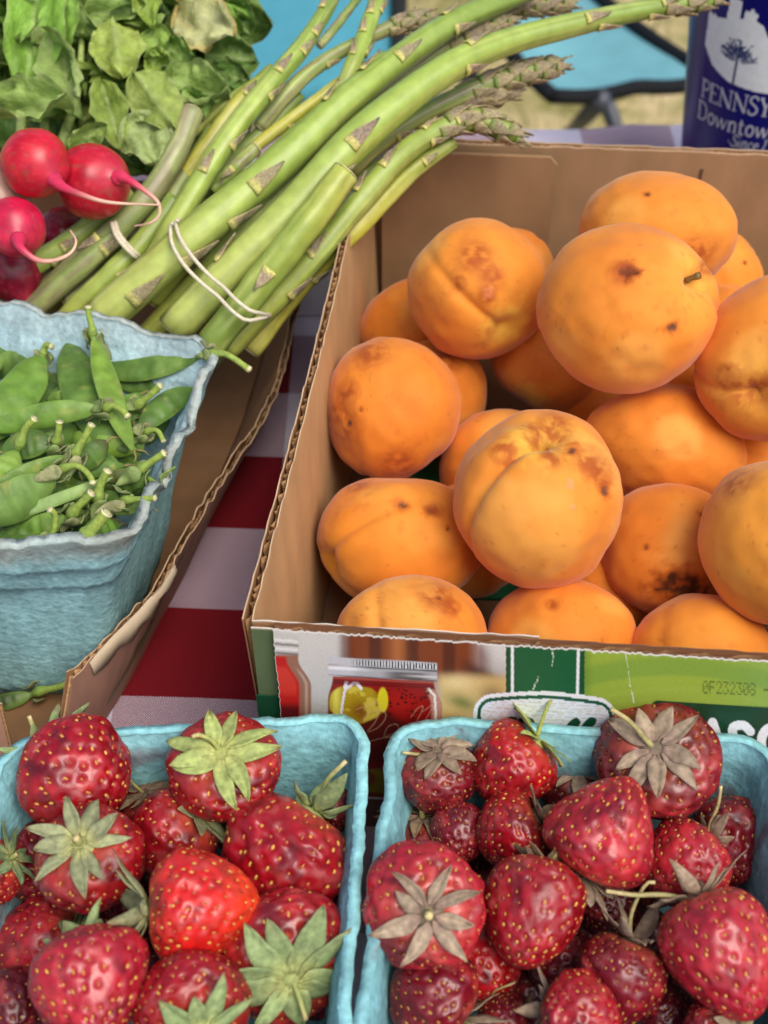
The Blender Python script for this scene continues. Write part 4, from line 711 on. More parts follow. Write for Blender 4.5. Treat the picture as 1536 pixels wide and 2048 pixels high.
PODS = [
('broad pale pea pod lying slantwise against the carton edge, plump and dusty', [(86, 708, .094), (52, 765, .095), (6, 835, .093), (-40, 890, .09)], 42, 10, [(92, 690), (104, 694)], G1_),
('dark pea pod under the broad pale one at the back of the carton', [(70, 715, .082), (0, 690, .083), (-70, 670, .083)], 30, 20, None, G2_),
('wide flat pea pod standing with a blunt tip against the carton back wall', [(255, 905, .084), (200, 850, .089), (160, 760, .090), (138, 680, .089)], 44, 8, None, G2_),
('slender pea pod crossing over the wide one, stem and calyx pointing at the asparagus', [(186, 672, .100), (205, 735, .0985), (232, 820, .096), (268, 905, .090)], 25, -18, [(184, 655), (178, 632), (176, 612)], G3_),
('pea pod along the carton back wall whose bent stem sticks out over the torn corner', [(405, 712, .0955), (330, 730, .090), (250, 742, .086), (170, 735, .083)], 24, 20, [(425, 708), (455, 710), (500, 740)], G2_),
('pea pod behind the bent-stemmed one, lower along the back wall', [(400, 752, .084), (320, 760, .082), (230, 772, .08)], 26, 10, None, G2_),
('straight pea pod lying across the pile with a hooked stem at its end', [(206, 818, .0985), (140, 822, .099), (60, 838, .098), (-30, 862, .096)], 26, -8, [(222, 812), (240, 818), (256, 834)], G1_),
('pea pod tucked against the notched carton side with a stubby stem', [(275, 862, .085), (330, 812, .086), (392, 776, .085)], 27, -15, None, G2_),
('short stubby pea pod behind the slender one, its stem rising to the notch', [(262, 820, .086), (235, 850, .083), (210, 890, .08)], 20, 0, [(280, 806), (300, 790), (322, 770)], G1_),
('bright pea pod with a long club-shaped stem at the outer side of the pile', [(34, 900, .0995), (8, 945, .099), (-30, 990, .097)], 28, 0, [(42, 880), (52, 856), (70, 836)], G3_, 'pea pods in the carton', .38, 5, 0, True, 1.6),
('blunt pea pod with an open papery calyx and upright stem', [(108, 886, .095), (60, 888, .095), (0, 905, .093)], 29, 15, [(114, 880), (117, 862), (119, 842)], G2_),
('long ridged pea pod whose upright cut stem stands in the middle of the pile', [(146, 915, .0985), (90, 938, .098), (10, 975, .096), (-50, 1005, .094)], 30, -30, [(152, 905), (166, 880), (184, 848)], G1_, 'pea pods in the carton', .38, 6, 5, True, 1.25),
('pea pod tip with a brown withered end poking up beside the upright stem', [(140, 940, .092), (180, 912, .094), (216, 882, .096)], 26, 10, None, G2_, 'pea pods in the carton', .42, 4, 0, True, 1, .8),
('large dull pea pod at the front of the pile with a limp drooping stem', [(112, 955, .0975), (60, 985, .0975), (0, 1015, .096), (-60, 1040, .094)], 44, -12, [(124, 938), (155, 932), (178, 950), (186, 968)], (104, 134, 62)),
('thin pea pod seen edge on, pale seam running across the front of the pile', [(226, 955, .0955), (150, 985, .096), (60, 1020, .093), (0, 1040, .09)], 13, 0, None, (140, 168, 98)),
('pea pod standing on end with a bulbous stem in front of the edge-on pod', [(194, 1008, .0935), (200, 1040, .086), (190, 1070, .078)], 22, 0, [(196, 990), (204, 962), (216, 940)], G2_, 'pea pods in the carton', .6, 3, 4, True, 1.35),
('shrivelled dark pea pod pointing its fresh stem over the carton side', [(272, 945, .0945), (240, 952, .093), (200, 960, .090)], 14, 0, [(284, 936), (305, 922), (330, 905)], (86, 78, 48), 'pea pods in the carton', .6, 3, 2, True, 1.3),
('pea pod by the carton side with a stem lying over the rim', [(240, 1002, .0945), (215, 1000, .090), (190, 1010, .084)], 19, 0, [(252, 1000), (280, 998), (312, 996)], G2_, 'pea pods in the carton', .6, 3, 4, True, 1.3),
('pea pod hooked below the rim, its stem bent down over the carton side', [(300, 958, .0935), (270, 965, .091), (230, 975, .086)], 18, 0, [(308, 972), (302, 995), (286, 1026)], G2_, 'pea pods in the carton', .6, 3, 3, True, 1.1),
('pea pod at the front rim with a thick neck among papery sepals', [(138, 1035, .0915), (90, 1050, .088), (20, 1060, .084)], 24, 0, [(148, 1022), (164, 1005), (184, 985)], G1_, 'pea pods in the carton', .38, 5, 4, True, 1.5),
('pea pod with a curved stem curling down inside the front rim', [(80, 1088, .0895), (40, 1090, .086), (-20, 1095, .08)], 22, 0, [(96, 1082), (108, 1060), (110, 1030), (98, 1018)], G2_, 'pea pods in the carton', .38, 5, 3, True, 1.3),
('plump pea pod at the front rim with a bright cut stem and round green neck', [(170, 1082, .097), (200, 1066, .090), (240, 1050, .084)], 30, 0, [(176, 1068), (190, 1052), (214, 1024)], G1_, 'pea pods in the carton', .6, 4, 0, True, 1.9),
('pea pod inside the carton side with a curled withered stem', [(285, 872, .088), (262, 900, .082), (240, 930, .076)], 22, 0, [(296, 862), (315, 862), (328, 884)], G2_, 'pea pods in the carton', .38, 4, 4, True, 1.2),
]
for p_ in PODS: pod(*p_)
for k, (a, b) in enumerate((((20, 760, .074), (240, 800, .074)), ((60, 870, .078), (300, 880, .072)), ((-20, 980, .08), (240, 960, .078)), ((40, 1060, .074), (240, 1020, .076)), ((250, 700, .070), (380, 800, .072)), ((120, 760, .079), (60, 900, .08)), ((-30, 740, .076), (130, 700, .074)), ((200, 860, .076), (340, 840, .074)), ((150, 900, .08), (280, 990, .078)), ((0, 930, .082), (150, 1000, .084)), ((-20, 1075, .08), (130, 1075, .08)), ((230, 930, .072), (300, 980, .074)), ((160, 1010, .079), (230, 1070, .077)), ((90, 800, .083), (200, 780, .08)), ((-20, 800, .082), (80, 820, .084)))):
    pod(PH_, [a, ((a[0]+b[0])/2, (a[1]+b[1])/2+8, (a[2]+b[2])/2+.002), b], 38, rng.uniform(-20, 20), None, G2_, 'pea pods half buried in the carton', .45, 6, 0, False)
for k in range(26):                                          # the rest of the heap, out towards the far side of the carton
    x_, y_ = rng.uniform(-300, -40), rng.uniform(700, 1060); a_ = rng.uniform(0, 6.28); l_ = rng.uniform(70, 110); z_ = rng.uniform(.066, .092)
    x_ = max(x_, -310+.20*(y_-700)); e_ = (x_+l_*math.cos(a_), y_+.6*l_*math.sin(a_))
    pod(PH_, [(x_-l_*math.cos(a_), y_-.6*l_*math.sin(a_), z_), (x_, y_+6, z_+.003), (*e_, z_)], rng.uniform(24, 36), rng.uniform(-25, 25), None, [G1_, G2_, G3_][k % 3], 'pea pods half buried in the carton', .36, 6, 0, True)
for k in range(12):                                          # slim pods between the big ones
    x_, y_ = rng.uniform(0, 290), rng.uniform(780, 1050); a_ = rng.uniform(-.9, .9); l_ = rng.uniform(60, 90); z_ = rng.uniform(.080, .088)
    pod(PH_, [(x_-l_*math.cos(a_), y_+l_*.7*math.sin(a_), z_), (x_, y_+4, z_+.002), (min(x_+l_*math.cos(a_), 300), y_-l_*.7*math.sin(a_), z_)], rng.uniform(16, 26), rng.uniform(-30, 30), None, [G1_, G2_, G3_][k % 3], 'pea pods half buried in the carton', .4, 6, 0, True)
# a stray pod and stalk on the tray floor
pod('stray pea pod lying on the tray floor beneath the pea carton corner', [(66, 1388, .007), (20, 1402, .006), (-40, 1414, .006)], 17, 0, [(80, 1382), (110, 1376), (140, 1366)], (66, 84, 40), None, .4, 5, 2)

# ------------------------------------------------------------------ asparagus
def spear(label, pts, bracts=(), tip=0, col=0, nrand=3, group='asparagus spears of the bunch', cut=True):
    """pts = (x, y, depth, full width px) from butt to tip"""
    p3 = np.array([P(x, y, d) for x, y, d, w_ in pts]); n = 48; ctr = catmull(p3, n)
    L = np.concatenate([[0], np.cumsum(np.linalg.norm(np.diff(p3, axis=0), axis=1))]); L /= L[-1]; t = np.linspace(0, 1, n)
    rad = np.interp(t, L, [w_*d/F/2 for x, y, d, w_ in pts])
    sd_ = int(abs(pts[0][0]*7+pts[0][1]*13)) % 983; lr = np.random.default_rng(sd_)
    if tip: rad = rad*np.where(t > .93, np.sqrt(np.clip(1-((t-.93)/.072)**2, .02, 1)), 1)
    rad = rad*(1+.02*np.sin(t*37+sd_))
    tg = thing('asparagus_spear', label, 'asparagus', ctr[2]-np.array([0, 0, rad[2]]), group)
    ph = lr.random(6)*6
    rib = lambda tt, th: 1+.026*np.cos(5*th+ph[0]+tt*.6)+.020*np.cos(3*th+ph[1])+.012*np.cos(11*th+ph[2])+.025*np.sin(tt*23+ph[3]+th)
    seg = 28; V, Fc = tube(ctr, rad, seg, True, rib)
    th = np.linspace(0, 2*np.pi, seg, endpoint=False); TT, HH = np.meshgrid(t, th, indexing='ij')
    g0 = [S(176, 186, 96), S(170, 178, 80), S(164, 172, 104), S(150, 154, 106), S(190, 182, 80)][col]; g1 = [S(154, 176, 78), S(152, 170, 76), S(140, 158, 84), S(140, 152, 88), S(176, 172, 66)][col]; g2 = S(116, 140, 60)
    C = mix(np.tile(g0, (n, seg, 1)), g1, sm(TT, .05, .4)); C = mix(C, g2, sm(TT, .55, 1)*.8)
    st = fbm(np.stack([TT*3, np.cos(HH)*4, np.sin(HH)*4], -1)+sd_, sd_, 3); C = mix(C, C*.78, sm(st, .48, .68)); C = mix(C, S(206, 206, 128), .35*sm(fbm(np.stack([TT*4, np.cos(HH)*3, np.sin(HH)*3], -1)+sd_+9, sd_+3), .56, .7))
    if col in (2, 3): C = mix(C, S(140, 118, 100), .6*sm(fbm(np.stack([TT*6, np.cos(HH)*2, np.sin(HH)*2], -1)+sd_, sd_+5), .48, .66))
    mk('stalk', V, Fc, M['spear'], tg, C.reshape(-1, 3))
    T, N_, B_ = frames(ctr)
    if cut:
        V, Fc = tube([ctr[0]-T[0]*.0004, ctr[0]-T[0]*.0008], [rad[0]*.96, rad[0]*.9], 20); mk('cut_end', V, Fc, M['stem'], tg, S(206, 200, 150), False)
    px = np.array([[768+(c-CP)@RT/((c-CP)@FW)*F, 1024-(c-CP)@UP/((c-CP)@FW)*F] for c in ctr])
    def scale(tt, ca, sa, ln, wd, lift, cA):
        """scale leaf hugging the stalk; ca, sa = azimuth direction"""
        ni, nj = 9, 7; I, J = np.meshgrid(np.linspace(0, 1, ni), np.linspace(-1, 1, nj), indexing='ij')
        i0 = tt*(n-1); arc = np.linalg.norm(np.gradient(ctr, axis=0), axis=1).mean()
        pos_i = np.clip(i0+I*ln/arc, 0, n-1.001); lo = pos_i.astype(int); fr = (pos_i-lo)[..., None]
        it = lambda A: A[lo]*(1-fr)+A[np.minimum(lo+1, n-1)]*fr
        c_, n_, b_ = it(ctr), it(N_), it(B_); r_ = it(rad[:, None])[..., 0]; r_ = np.maximum(r_, rad[int(min(i0, n-1))]*.55)
        ext = np.clip(i0+I*ln/arc-(n-1.001), 0, None)[..., None]*arc; c_ = c_+T[-1]*ext
        az = math.atan2(sa, ca)+J*wd*np.clip(1-I**1.3, .03, 1)*(1-.12*np.abs(J)**2)
        rr = r_*1.03+.0003+lift*I**1.5+.0003*np.sin(I*8+J*3)
        Vs = c_+rr[..., None]*(np.cos(az)[..., None]*n_+np.sin(az)[..., None]*b_)
        br = mix(S(160, 134, 116), S(182, 160, 124), lr.random())*lr.uniform(.8, 1.1); br = mix(br, S(124, 98, 104), lr.random()*.55); br = mix(br, S(150, 160, 84), .35*lr.random())
        br = mix(br, S(120, 96, 104), .25); br = mix(br, S(128, 140, 78), .2); cl = mix(np.tile(br, (ni, nj, 1)), cA, sm(I, .28, .04)); cl = mix(cl, S(196, 170, 120), .5*sm(np.abs(J), .6, 1.0)); cl = mix(cl, br*.6, sm(I, .6, 1)*.6)
        so = mk('scale_leaf', Vs, gf(nj, ni), M['bract'], tg, cl.reshape(-1, 3)); md = so.modifiers.new('t', 'SOLIDIFY'); md.thickness = .0004; md.offset = 1
    for bx, by in bracts:
        i = int(np.argmin(np.hypot(px[:, 0]-bx, px[:, 1]-by))); i = min(max(i, 1), n-2); tp = px[i+1]-px[i-1]; tp /= np.linalg.norm(tp)+1e-9
        off = np.array([bx, by])-px[i]; lat = off[0]*-tp[1]+off[1]*tp[0]; rp = rad[i]/depth(ctr[i])*F; s_ = np.clip(lat/rp, -.92, .92)
        vw = nrm(CP-ctr[i]); vp = nrm(vw-T[i]*(vw@T[i])); lv = -tp[1]*RT-tp[0]*UP; lv = nrm(lv-T[i]*(lv@T[i])); dv = vp*math.sqrt(1-s_*s_)+lv*s_
        scale(i/(n-1), dv@N_[i], dv@B_[i], rad[i]*lr.uniform(1.7, 2.4), .52, .0013, S(206, 200, 112))
    for k in range(nrand):
        a = k*2.4+lr.random()*.6; tt = .15+.7*(k+lr.random()*.5)/max(nrand, 1); scale(tt, math.cos(a), math.sin(a), rad[int(tt*47)]*2.3, .6, .0008, S(206, 200, 112))
    if tip:
        t0 = 1-tip; m_ = int(13+tip*42)
        for k in range(m_):
            f = k/(m_-1); tt = t0+(1-t0)*f**.85*.97; a = k*2.4; r_ = max(rad[int(tt*47)], rad[40]*.45)
            scale(tt, math.cos(a), math.sin(a), max(r_*2.6, .006)*(1-.3*f), .85, .0014*(1-.6*f), mix(S(112, 138, 64), S(140, 132, 84), lr.random()))
    return tg
dA = .52
SP = [
('thickest asparagus spear running the whole length of the bunch', [(200, 640, .525, 78), (330, 522, .520, 76), (480, 396, .522, 74), (600, 290, .527, 68), (700, 196, .534, 62), (800, 118, .545, 56), (905, 48, .556, 50), (1010, 0, .568, 42), (1080, -24, .575, 34)], [(640, 208), (778, 128), (468, 452), (492, 388), (880, 30), (700, 120), (262, 606), (900, 70)], 0, 0, 2),
('long arching asparagus spear whose tip reaches the blue cup', [(345, 660, .520, 72), (470, 530, .517, 72), (580, 420, .518, 72), (690, 302, .521, 74), (800, 204, .528, 68), (900, 134, .536, 60), (1010, 86, .546, 54), (1150, 48, .556, 46), (1300, 18, .566, 38), (1445, 0, .574, 30)], [(684, 306), (432, 522), (925, 95), (915, 155), (1160, 40), (1185, 70), (1290, 40), (1340, 22), (1310, 8)], .10, 0, 2),
('short thick asparagus piece with its cut face upward, beside the arching spear', [(690, 345, .507, 58), (620, 438, .506, 64), (540, 540, .508, 64), (420, 690, .515, 62)], [(540, 540)], 0, 1, 0),
('asparagus spear with a brown drooping bud tip above the box wall', [(450, 700, .530, 50), (560, 588, .528, 50), (640, 500, .528, 48), (720, 402, .530, 48), (790, 322, .535, 46), (860, 270, .542, 42), (950, 238, .548, 44), (1045, 278, .552, 46)], [(760, 335), (712, 380), (840, 262), (860, 290), (900, 246), (610, 520)], .24, 1, 1),
('limp yellow asparagus spear resting on the box rim', [(500, 700, .542, 44), (600, 568, .540, 46), (680, 488, .538, 44), (760, 405, .541, 44), (830, 335, .546, 40), (905, 285, .552, 30)], [(840, 330), (660, 498)], 0, 4, 2),
('slim upright asparagus spear against the blue camp chair', [(215, 612, .535, 44), (300, 530, .533, 44), (345, 455, .530, 46), (400, 362, .531, 46), (465, 262, .536, 44), (540, 168, .545, 42), (600, 100, .555, 38), (645, 30, .566, 32), (680, -30, .575, 24)], [(398, 352), (530, 210), (550, 148), (620, 80), (640, 20), (600, 110), (352, 470)], 0, 0, 1),
('dull asparagus spear with a rounded blunt end among the radish leaves', [(385, 222, .548, 44), (345, 318, .543, 46), (272, 420, .540, 48), (185, 500, .542, 48), (60, 610, .552, 46)], [(200, 470)], 0, 3, 0),
('asparagus butt nearest the radishes, pale green', [(-40, 612, .560, 42), (60, 552, .555, 42), (150, 492, .553, 42), (240, 430, .556, 40)], [], 0, 2, 1),
('brown-tinged asparagus spear passing under the flat band', [(140, 612, .550, 46), (240, 535, .546, 46), (320, 440, .546, 44), (372, 352, .551, 40), (430, 260, .558, 34)], [], 0, 3, 1),
('yellow-green asparagus spear just behind the slim upright one', [(360, 372, .552, 40), (420, 290, .550, 42), (480, 205, .553, 38), (545, 140, .560, 28)], [(482, 196)], 0, 4, 1),
('very thin asparagus stalk leaning towards the blue camp chair', [(385, 268, .566, 18), (450, 208, .566, 20), (520, 160, .568, 20), (600, 112, .574, 18)], [], 0, 1, 0),
('curving thin asparagus spear with a dark feathery tip', [(520, 255, .556, 30), (570, 192, .556, 32), (635, 132, .560, 30), (715, 86, .566, 26), (790, 52, .572, 30), (862, 34, .578, 34)], [], .24, 2, 1),
('upright asparagus spear with purple scales rising from the thick spears', [(672, 205, .549, 30), (696, 150, .551, 32), (724, 84, .556, 34), (752, 4, .566, 32), (765, -40, .572, 26)], [(735, 38), (720, 75), (700, 118), (775, 35)], 0, 0, 1),
('thin bare asparagus stalk beside the upright purple-scaled one', [(640, 90, .570, 18), (672, 52, .574, 18), (716, -4, .582, 16)], [], 0, 2, 0),
('yellowed asparagus spear lying under the thickest one', [(440, 365, .545, 24), (507, 296, .548, 26), (600, 225, .552, 26), (690, 158, .558, 24), (770, 110, .564, 18)], [], 0, 4, 1),
('stubby asparagus butt with one brown scale wedged in the bunch', [(512, 296, .541, 28), (470, 335, .540, 30), (425, 380, .542, 30)], [(466, 336)], 0, 2, 0),
('asparagus tip with open green buds beside the camp stool', [(700, 340, .552, 34), (780, 272, .553, 34), (860, 222, .556, 34), (950, 178, .560, 38), (1040, 148, .565, 42), (1128, 130, .570, 36)], [], .42, 2, 1),
('asparagus spear with a fat purple bud tip under the arching spear', [(720, 300, .556, 34), (800, 250, .557, 36), (880, 212, .560, 40), (950, 188, .564, 50), (1012, 182, .568, 52)], [], .36, 2, 1),
('asparagus spear with a dark spreading tip between the two thickest spears', [(720, 220, .560, 30), (800, 160, .562, 32), (880, 100, .567, 38), (960, 60, .573, 44), (1020, 40, .578, 36)], [], .42, 3, 1),
('asparagus spear with a long purplish tip seen above the arching spear', [(840, 90, .580, 24), (920, 44, .584, 28), (1010, 18, .588, 34), (1090, 8, .592, 38), (1150, 4, .596, 30)], [], .5, 3, 1),
('shaded asparagus spear at the bottom of the bunch above the tray', [(420, 720, .556, 44), (520, 600, .552, 44), (600, 500, .552, 40), (700, 380, .556, 36), (800, 300, .562, 28)], [], 0, 3, 2),
('pale asparagus stalk wedged below the slim upright spear', [(300, 600, .545, 46), (390, 490, .541, 46), (470, 400, .541, 44), (560, 300, .546, 38), (640, 225, .553, 30)], [(420, 450)], 0, 1, 1),
('pale asparagus stalk between the thickest spear and the arching one', [(290, 680, .545, 48), (400, 560, .541, 48), (520, 430, .541, 46), (640, 310, .546, 42), (760, 210, .555, 34)], [], 0, 1, 1),
('pale olive asparagus butt crossing below the hooked radish root', [(-30, 600, .548, 44), (70, 530, .544, 44), (170, 460, .545, 42), (260, 385, .552, 38)], [(120, 498)], 0, 1, 1),
('greyish asparagus butt beside the blunt-ended spear', [(40, 640, .545, 46), (130, 560, .540, 46), (220, 480, .540, 44), (300, 390, .546, 40), (350, 320, .552, 34)], [(200, 505)], 0, 2, 1),
('pale asparagus butt under the flat tan band', [(120, 650, .540, 46), (200, 570, .536, 46), (280, 490, .537, 44), (350, 400, .543, 40)], [], 0, 1, 1),
('asparagus butt squeezed under the radishes', [(60, 640, .57, 44), (150, 560, .566, 44), (230, 480, .565, 42), (300, 390, .57, 38)], [], 0, 2, 1),
('asparagus stalk filling the gap behind the slim upright one', [(250, 560, .556, 40), (340, 450, .553, 40), (420, 370, .553, 38), (520, 270, .558, 32), (600, 190, .564, 24)], [], 0, 2, 2),
]
for s_ in SP: spear(*s_)
def band(label, strands, r, fl=1.):
    b = B()
    for st in strands:
        V, Fc = tube(catmull([P(x, y, d) for x, y, d in st], 60), r, 8); b.add(V, Fc, S(214, 204, 176))
    o = b.build('rubber_band', M['band']); tag(o, label, 'rubber band'); return o
def loopback(st, dback=.045):
    a, b = st[0], st[-1]; m = ((a[0]+b[0])/2, (a[1]+b[1])/2)
    return st+[(b[0]-5, b[1]-14, b[2]+.02), (m[0]+10, m[1]-30, a[2]+dback), (a[0]+25, a[1]-5, a[2]+.022), (a[0]+4, a[1]-4, a[2]+.006)]
band('doubled cream rubber band around the thick asparagus spears', [loopback([(340, 452, .514), (345, 490, .5085), (370, 532, .5035), (405, 568, .5035), (435, 592, .502), (462, 620, .4985), (490, 640, .4985), (515, 638, .503), (535, 632, .513)]), loopback([(350, 446, .514), (362, 480, .5075), (390, 520, .5025), (420, 552, .504), (448, 575, .502), (470, 598, .4985), (498, 620, .4975), (520, 626, .503), (535, 629, .513)])], .0008)
band('flat tan rubber band over the brown-tinged asparagus', [loopback([(224, 446, .531), (232, 470, .526), (250, 494, .526), (272, 514, .530)], .03), loopback([(230, 444, .531), (238, 468, .526), (255, 490, .526), (276, 510, .530)], .03)], .0010)

# ------------------------------------------------------------------ radishes and their greens
def radish(label, cx, cy, d, rx, ry, tail, col=(190, 24, 44), axis=None, top=0):
    c = P(cx, cy, d); R = (rx+ry)/2*d/F; vw = nrm(CP-c); tp = [P(x, y, d-dd_) for x, y, dd_ in tail]; ax = nrm(tp[0]-c) if tail else nrm(np.array([.3, -.5, -.3]))
    if axis is not None: ax = nrm(axis[0]*RT+axis[1]*UP+axis[2]*vw)
    e1 = nrm(np.cross(ax, [.1, .3, .9])); e2 = np.cross(ax, e1); nu, nv = 64, 44; sd_ = int(cx+cy*3+999) % 800
    TH, PH = np.meshgrid(np.linspace(0, 2*np.pi, nu, endpoint=False), np.linspace(.001, np.pi-.001, nv)); D = np.cos(PH)[..., None]*ax+np.sin(PH)[..., None]*(np.cos(TH)[..., None]*e1+np.sin(TH)[..., None]*e2)
    rr = R*(1+.04*(vn(D*1.6+sd_, sd_)-.5)*2+.13*np.exp(-(PH/.16)**2)+.05*np.exp(-(PH/.4)**2)); V = c+rr[..., None]*D
    C = mix(np.tile(S(*col), (nv, nu, 1)), S(*col)*.7, sm(fbm(D*3+sd_, sd_), .5, .7)*.6); C = mix(C, S(206, 60, 90), .5*np.exp(-(PH/.45)**2)); C = mix(C, S(196, 178, 150), top*sm(PH, 2.0, 2.6)); C = mix(C, S(222, 70, 84), .3*sm(fbm(D*9+sd_, sd_+2), .6, .7)); C = mix(C, S(120, 84, 64), .5*sm(fbm(D*np.array([5, 5, 14])+sd_, sd_+5), .64, .72))
    t_ = thing('radish', label, 'radish', c-np.array([0, 0, R]), 'radishes on the asparagus'); mk('bulb', V, gf(nu, nv, True), M['radish'], t_, C.reshape(-1, 3))
    if tail:
        pp = catmull([c+ax*R*1.02]+tp, 44); t = np.linspace(0, 1, 44); ra = .0022*np.exp(-t*7)+.0010*(1-t)+.0003; V, Fc = tube(pp, ra, 10)
        cc = mix(np.tile(S(206, 50, 86), (44, 1)), S(220, 190, 160), sm(t, .18, .6)*top if False else sm(t, .2, .6)*.8); mk('root', V, Fc, M['radish'], t_, np.repeat(cc, 10, 0))
radish('glossy red radish with a long straight tail root crossing the asparagus', 70, 327, .505, 70, 66, [(126, 374, .010), (165, 390, .014), (220, 405, .014), (320, 410, .012)], (196, 24, 44))
radish('red radish beside the leaves with a tail root curling back on itself', 186, 362, .525, 76, 72, [(246, 354, .012), (285, 378, .014), (316, 405, .013), (318, 430, .012), (300, 446, .012), (268, 452, .010)], (184, 22, 44))
radish('pink-red radish low on the pile with a hooked magenta tail root', 30, 455, .508, 62, 58, [(42, 496, .016), (75, 520, .016), (112, 520, .015), (142, 505, .014), (152, 482, .012), (140, 460, .008)], (196, 26, 66))
radish('scarred radish with a pale scuffed shoulder between two red ones', 2, 402, .520, 58, 60, [], (150, 24, 40), (-.3, -.4, -.6), .6)
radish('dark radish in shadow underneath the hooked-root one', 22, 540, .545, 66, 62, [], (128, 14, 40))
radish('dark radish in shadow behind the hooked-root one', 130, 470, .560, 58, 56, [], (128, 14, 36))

gr = thing('radish_greens', 'wilted bunch of radish leaves heaped beside the asparagus', 'leaves', P(230, 200, .60)-np.array([0, 0, .08]))
def leaf(x0, y0, x1, y1, wpx, d, dt=0, col=(112, 140, 66), fold=.3, wave=.25, roll=0, pale=0, lobes=5, dbow=.0):
    a, b = P(x0, y0, d), P(x1, y1, d+dt); W = wpx*.70*d/F; A = b-a; L = np.linalg.norm(A); A = A/L; vw = nrm(CP-a); lt = nrm(np.cross(A, vw)); nm = np.cross(lt, A)
    if nm@vw < 0: nm = -nm
    cr, sr = math.cos(roll), math.sin(roll); lt, nm = lt*cr+nm*sr, nm*cr-lt*sr
    sd_ = int(abs(x0*3+y0*7+x1*11)) % 900; lr = np.random.default_rng(sd_+int(d*1e4)); ni, nj = 26, 15; I, J = np.meshgrid(np.linspace(0, 1, ni), np.linspace(-1, 1, nj), indexing='ij')
    pr = np.sin(np.pi*np.clip(I, 0, 1)**.75)**.6*(1-.10*np.abs(np.sin(I*np.pi*lobes*.6+lr.random()*3))*np.abs(J)**3+.14*(vn(np.stack([I*7+sd_, J*2, 0*I+9], -1), sd_+9)-.5)); pr = np.maximum(pr, .04)
    nz = vn(np.stack([I*4+sd_, J*2.5, 0*I], -1), sd_)-.5; n2 = vn(np.stack([I*11+sd_, J*6, 0*I+3], -1), sd_)-.5
    h = W*(fold*np.abs(J)*1.9-wave*(2.4*nz+1.6*n2*(.3+np.abs(J)))+wave*.7*np.abs(J)**2*np.sin(I*9+J*2+lr.random()*6))+dbow*np.sin(np.pi*I)
    V = a+A*(L*I)[..., None]+lt*(W*J*pr*(1+.2*nz))[..., None]+nm*h[..., None]
    vein = np.exp(-(J/.07)**2); sv = np.exp(-(((I*9-np.abs(J)*2.2) % 1-.5)/.10)**2)*.45
    c0 = S(*col)*np.array([1.6, 1.5, 1.15]); C = mix(np.tile(c0, (ni, nj, 1)), c0*.72, sm(fbm(np.stack([I*3+sd_, J*2, 0*I], -1), sd_), .45, .7)); C = mix(C, S(172, 190, 122), .55*np.clip(vein+sv*.6, 0, 1)); C = mix(C, S(172, 178, 120), .5*sm(np.abs(J), .9, 1.0))
    if pale: C = mix(C, S(206, 204, 150), pale*np.ones(I.shape)); C = mix(C, S(196, 158, 62), pale*.8*sm(np.abs(J)+nz, .75, 1.0))
    mk('leaf', V, gf(nj, ni), M['leaf'], gr, C.reshape(-1, 3))
Ga, Gb, Gc, Gd, Ge = (104, 144, 60), (126, 152, 70), (98, 130, 66), (74, 108, 50), (120, 146, 84)
for k in range(46):
    x, y = rng.uniform(-40, 440), rng.uniform(-40, 250)
    if y > 260-.1*x or x > 470-.35*max(y-120, 0): continue
    a = rng.uniform(0, 6.28); l = rng.uniform(90, 160); leaf(x, y, x+l*math.cos(a), y+l*math.sin(a), rng.uniform(70, 120), rng.uniform(.61, .66), rng.uniform(-.02, .02), [Gc, Gd, Gd, Ga][k % 4], rng.uniform(-.2, .4), .5, rng.uniform(-.7, .7))
for k in range(64):
    x, y = rng.uniform(-30, 460), rng.uniform(-30, 240)
    if y > 250-.1*x or x > 455-.35*max(y-120, 0): continue
    a = rng.uniform(0, 6.28); l = rng.uniform(70, 130); leaf(x, y, x+l*math.cos(a), y+l*math.sin(a), rng.uniform(55, 95), rng.uniform(.575, .60), rng.uniform(-.03, .02), [Gc, Ga, Gb, Ge][k % 4], rng.uniform(-.2, .6), .6, rng.uniform(-.9, .9))
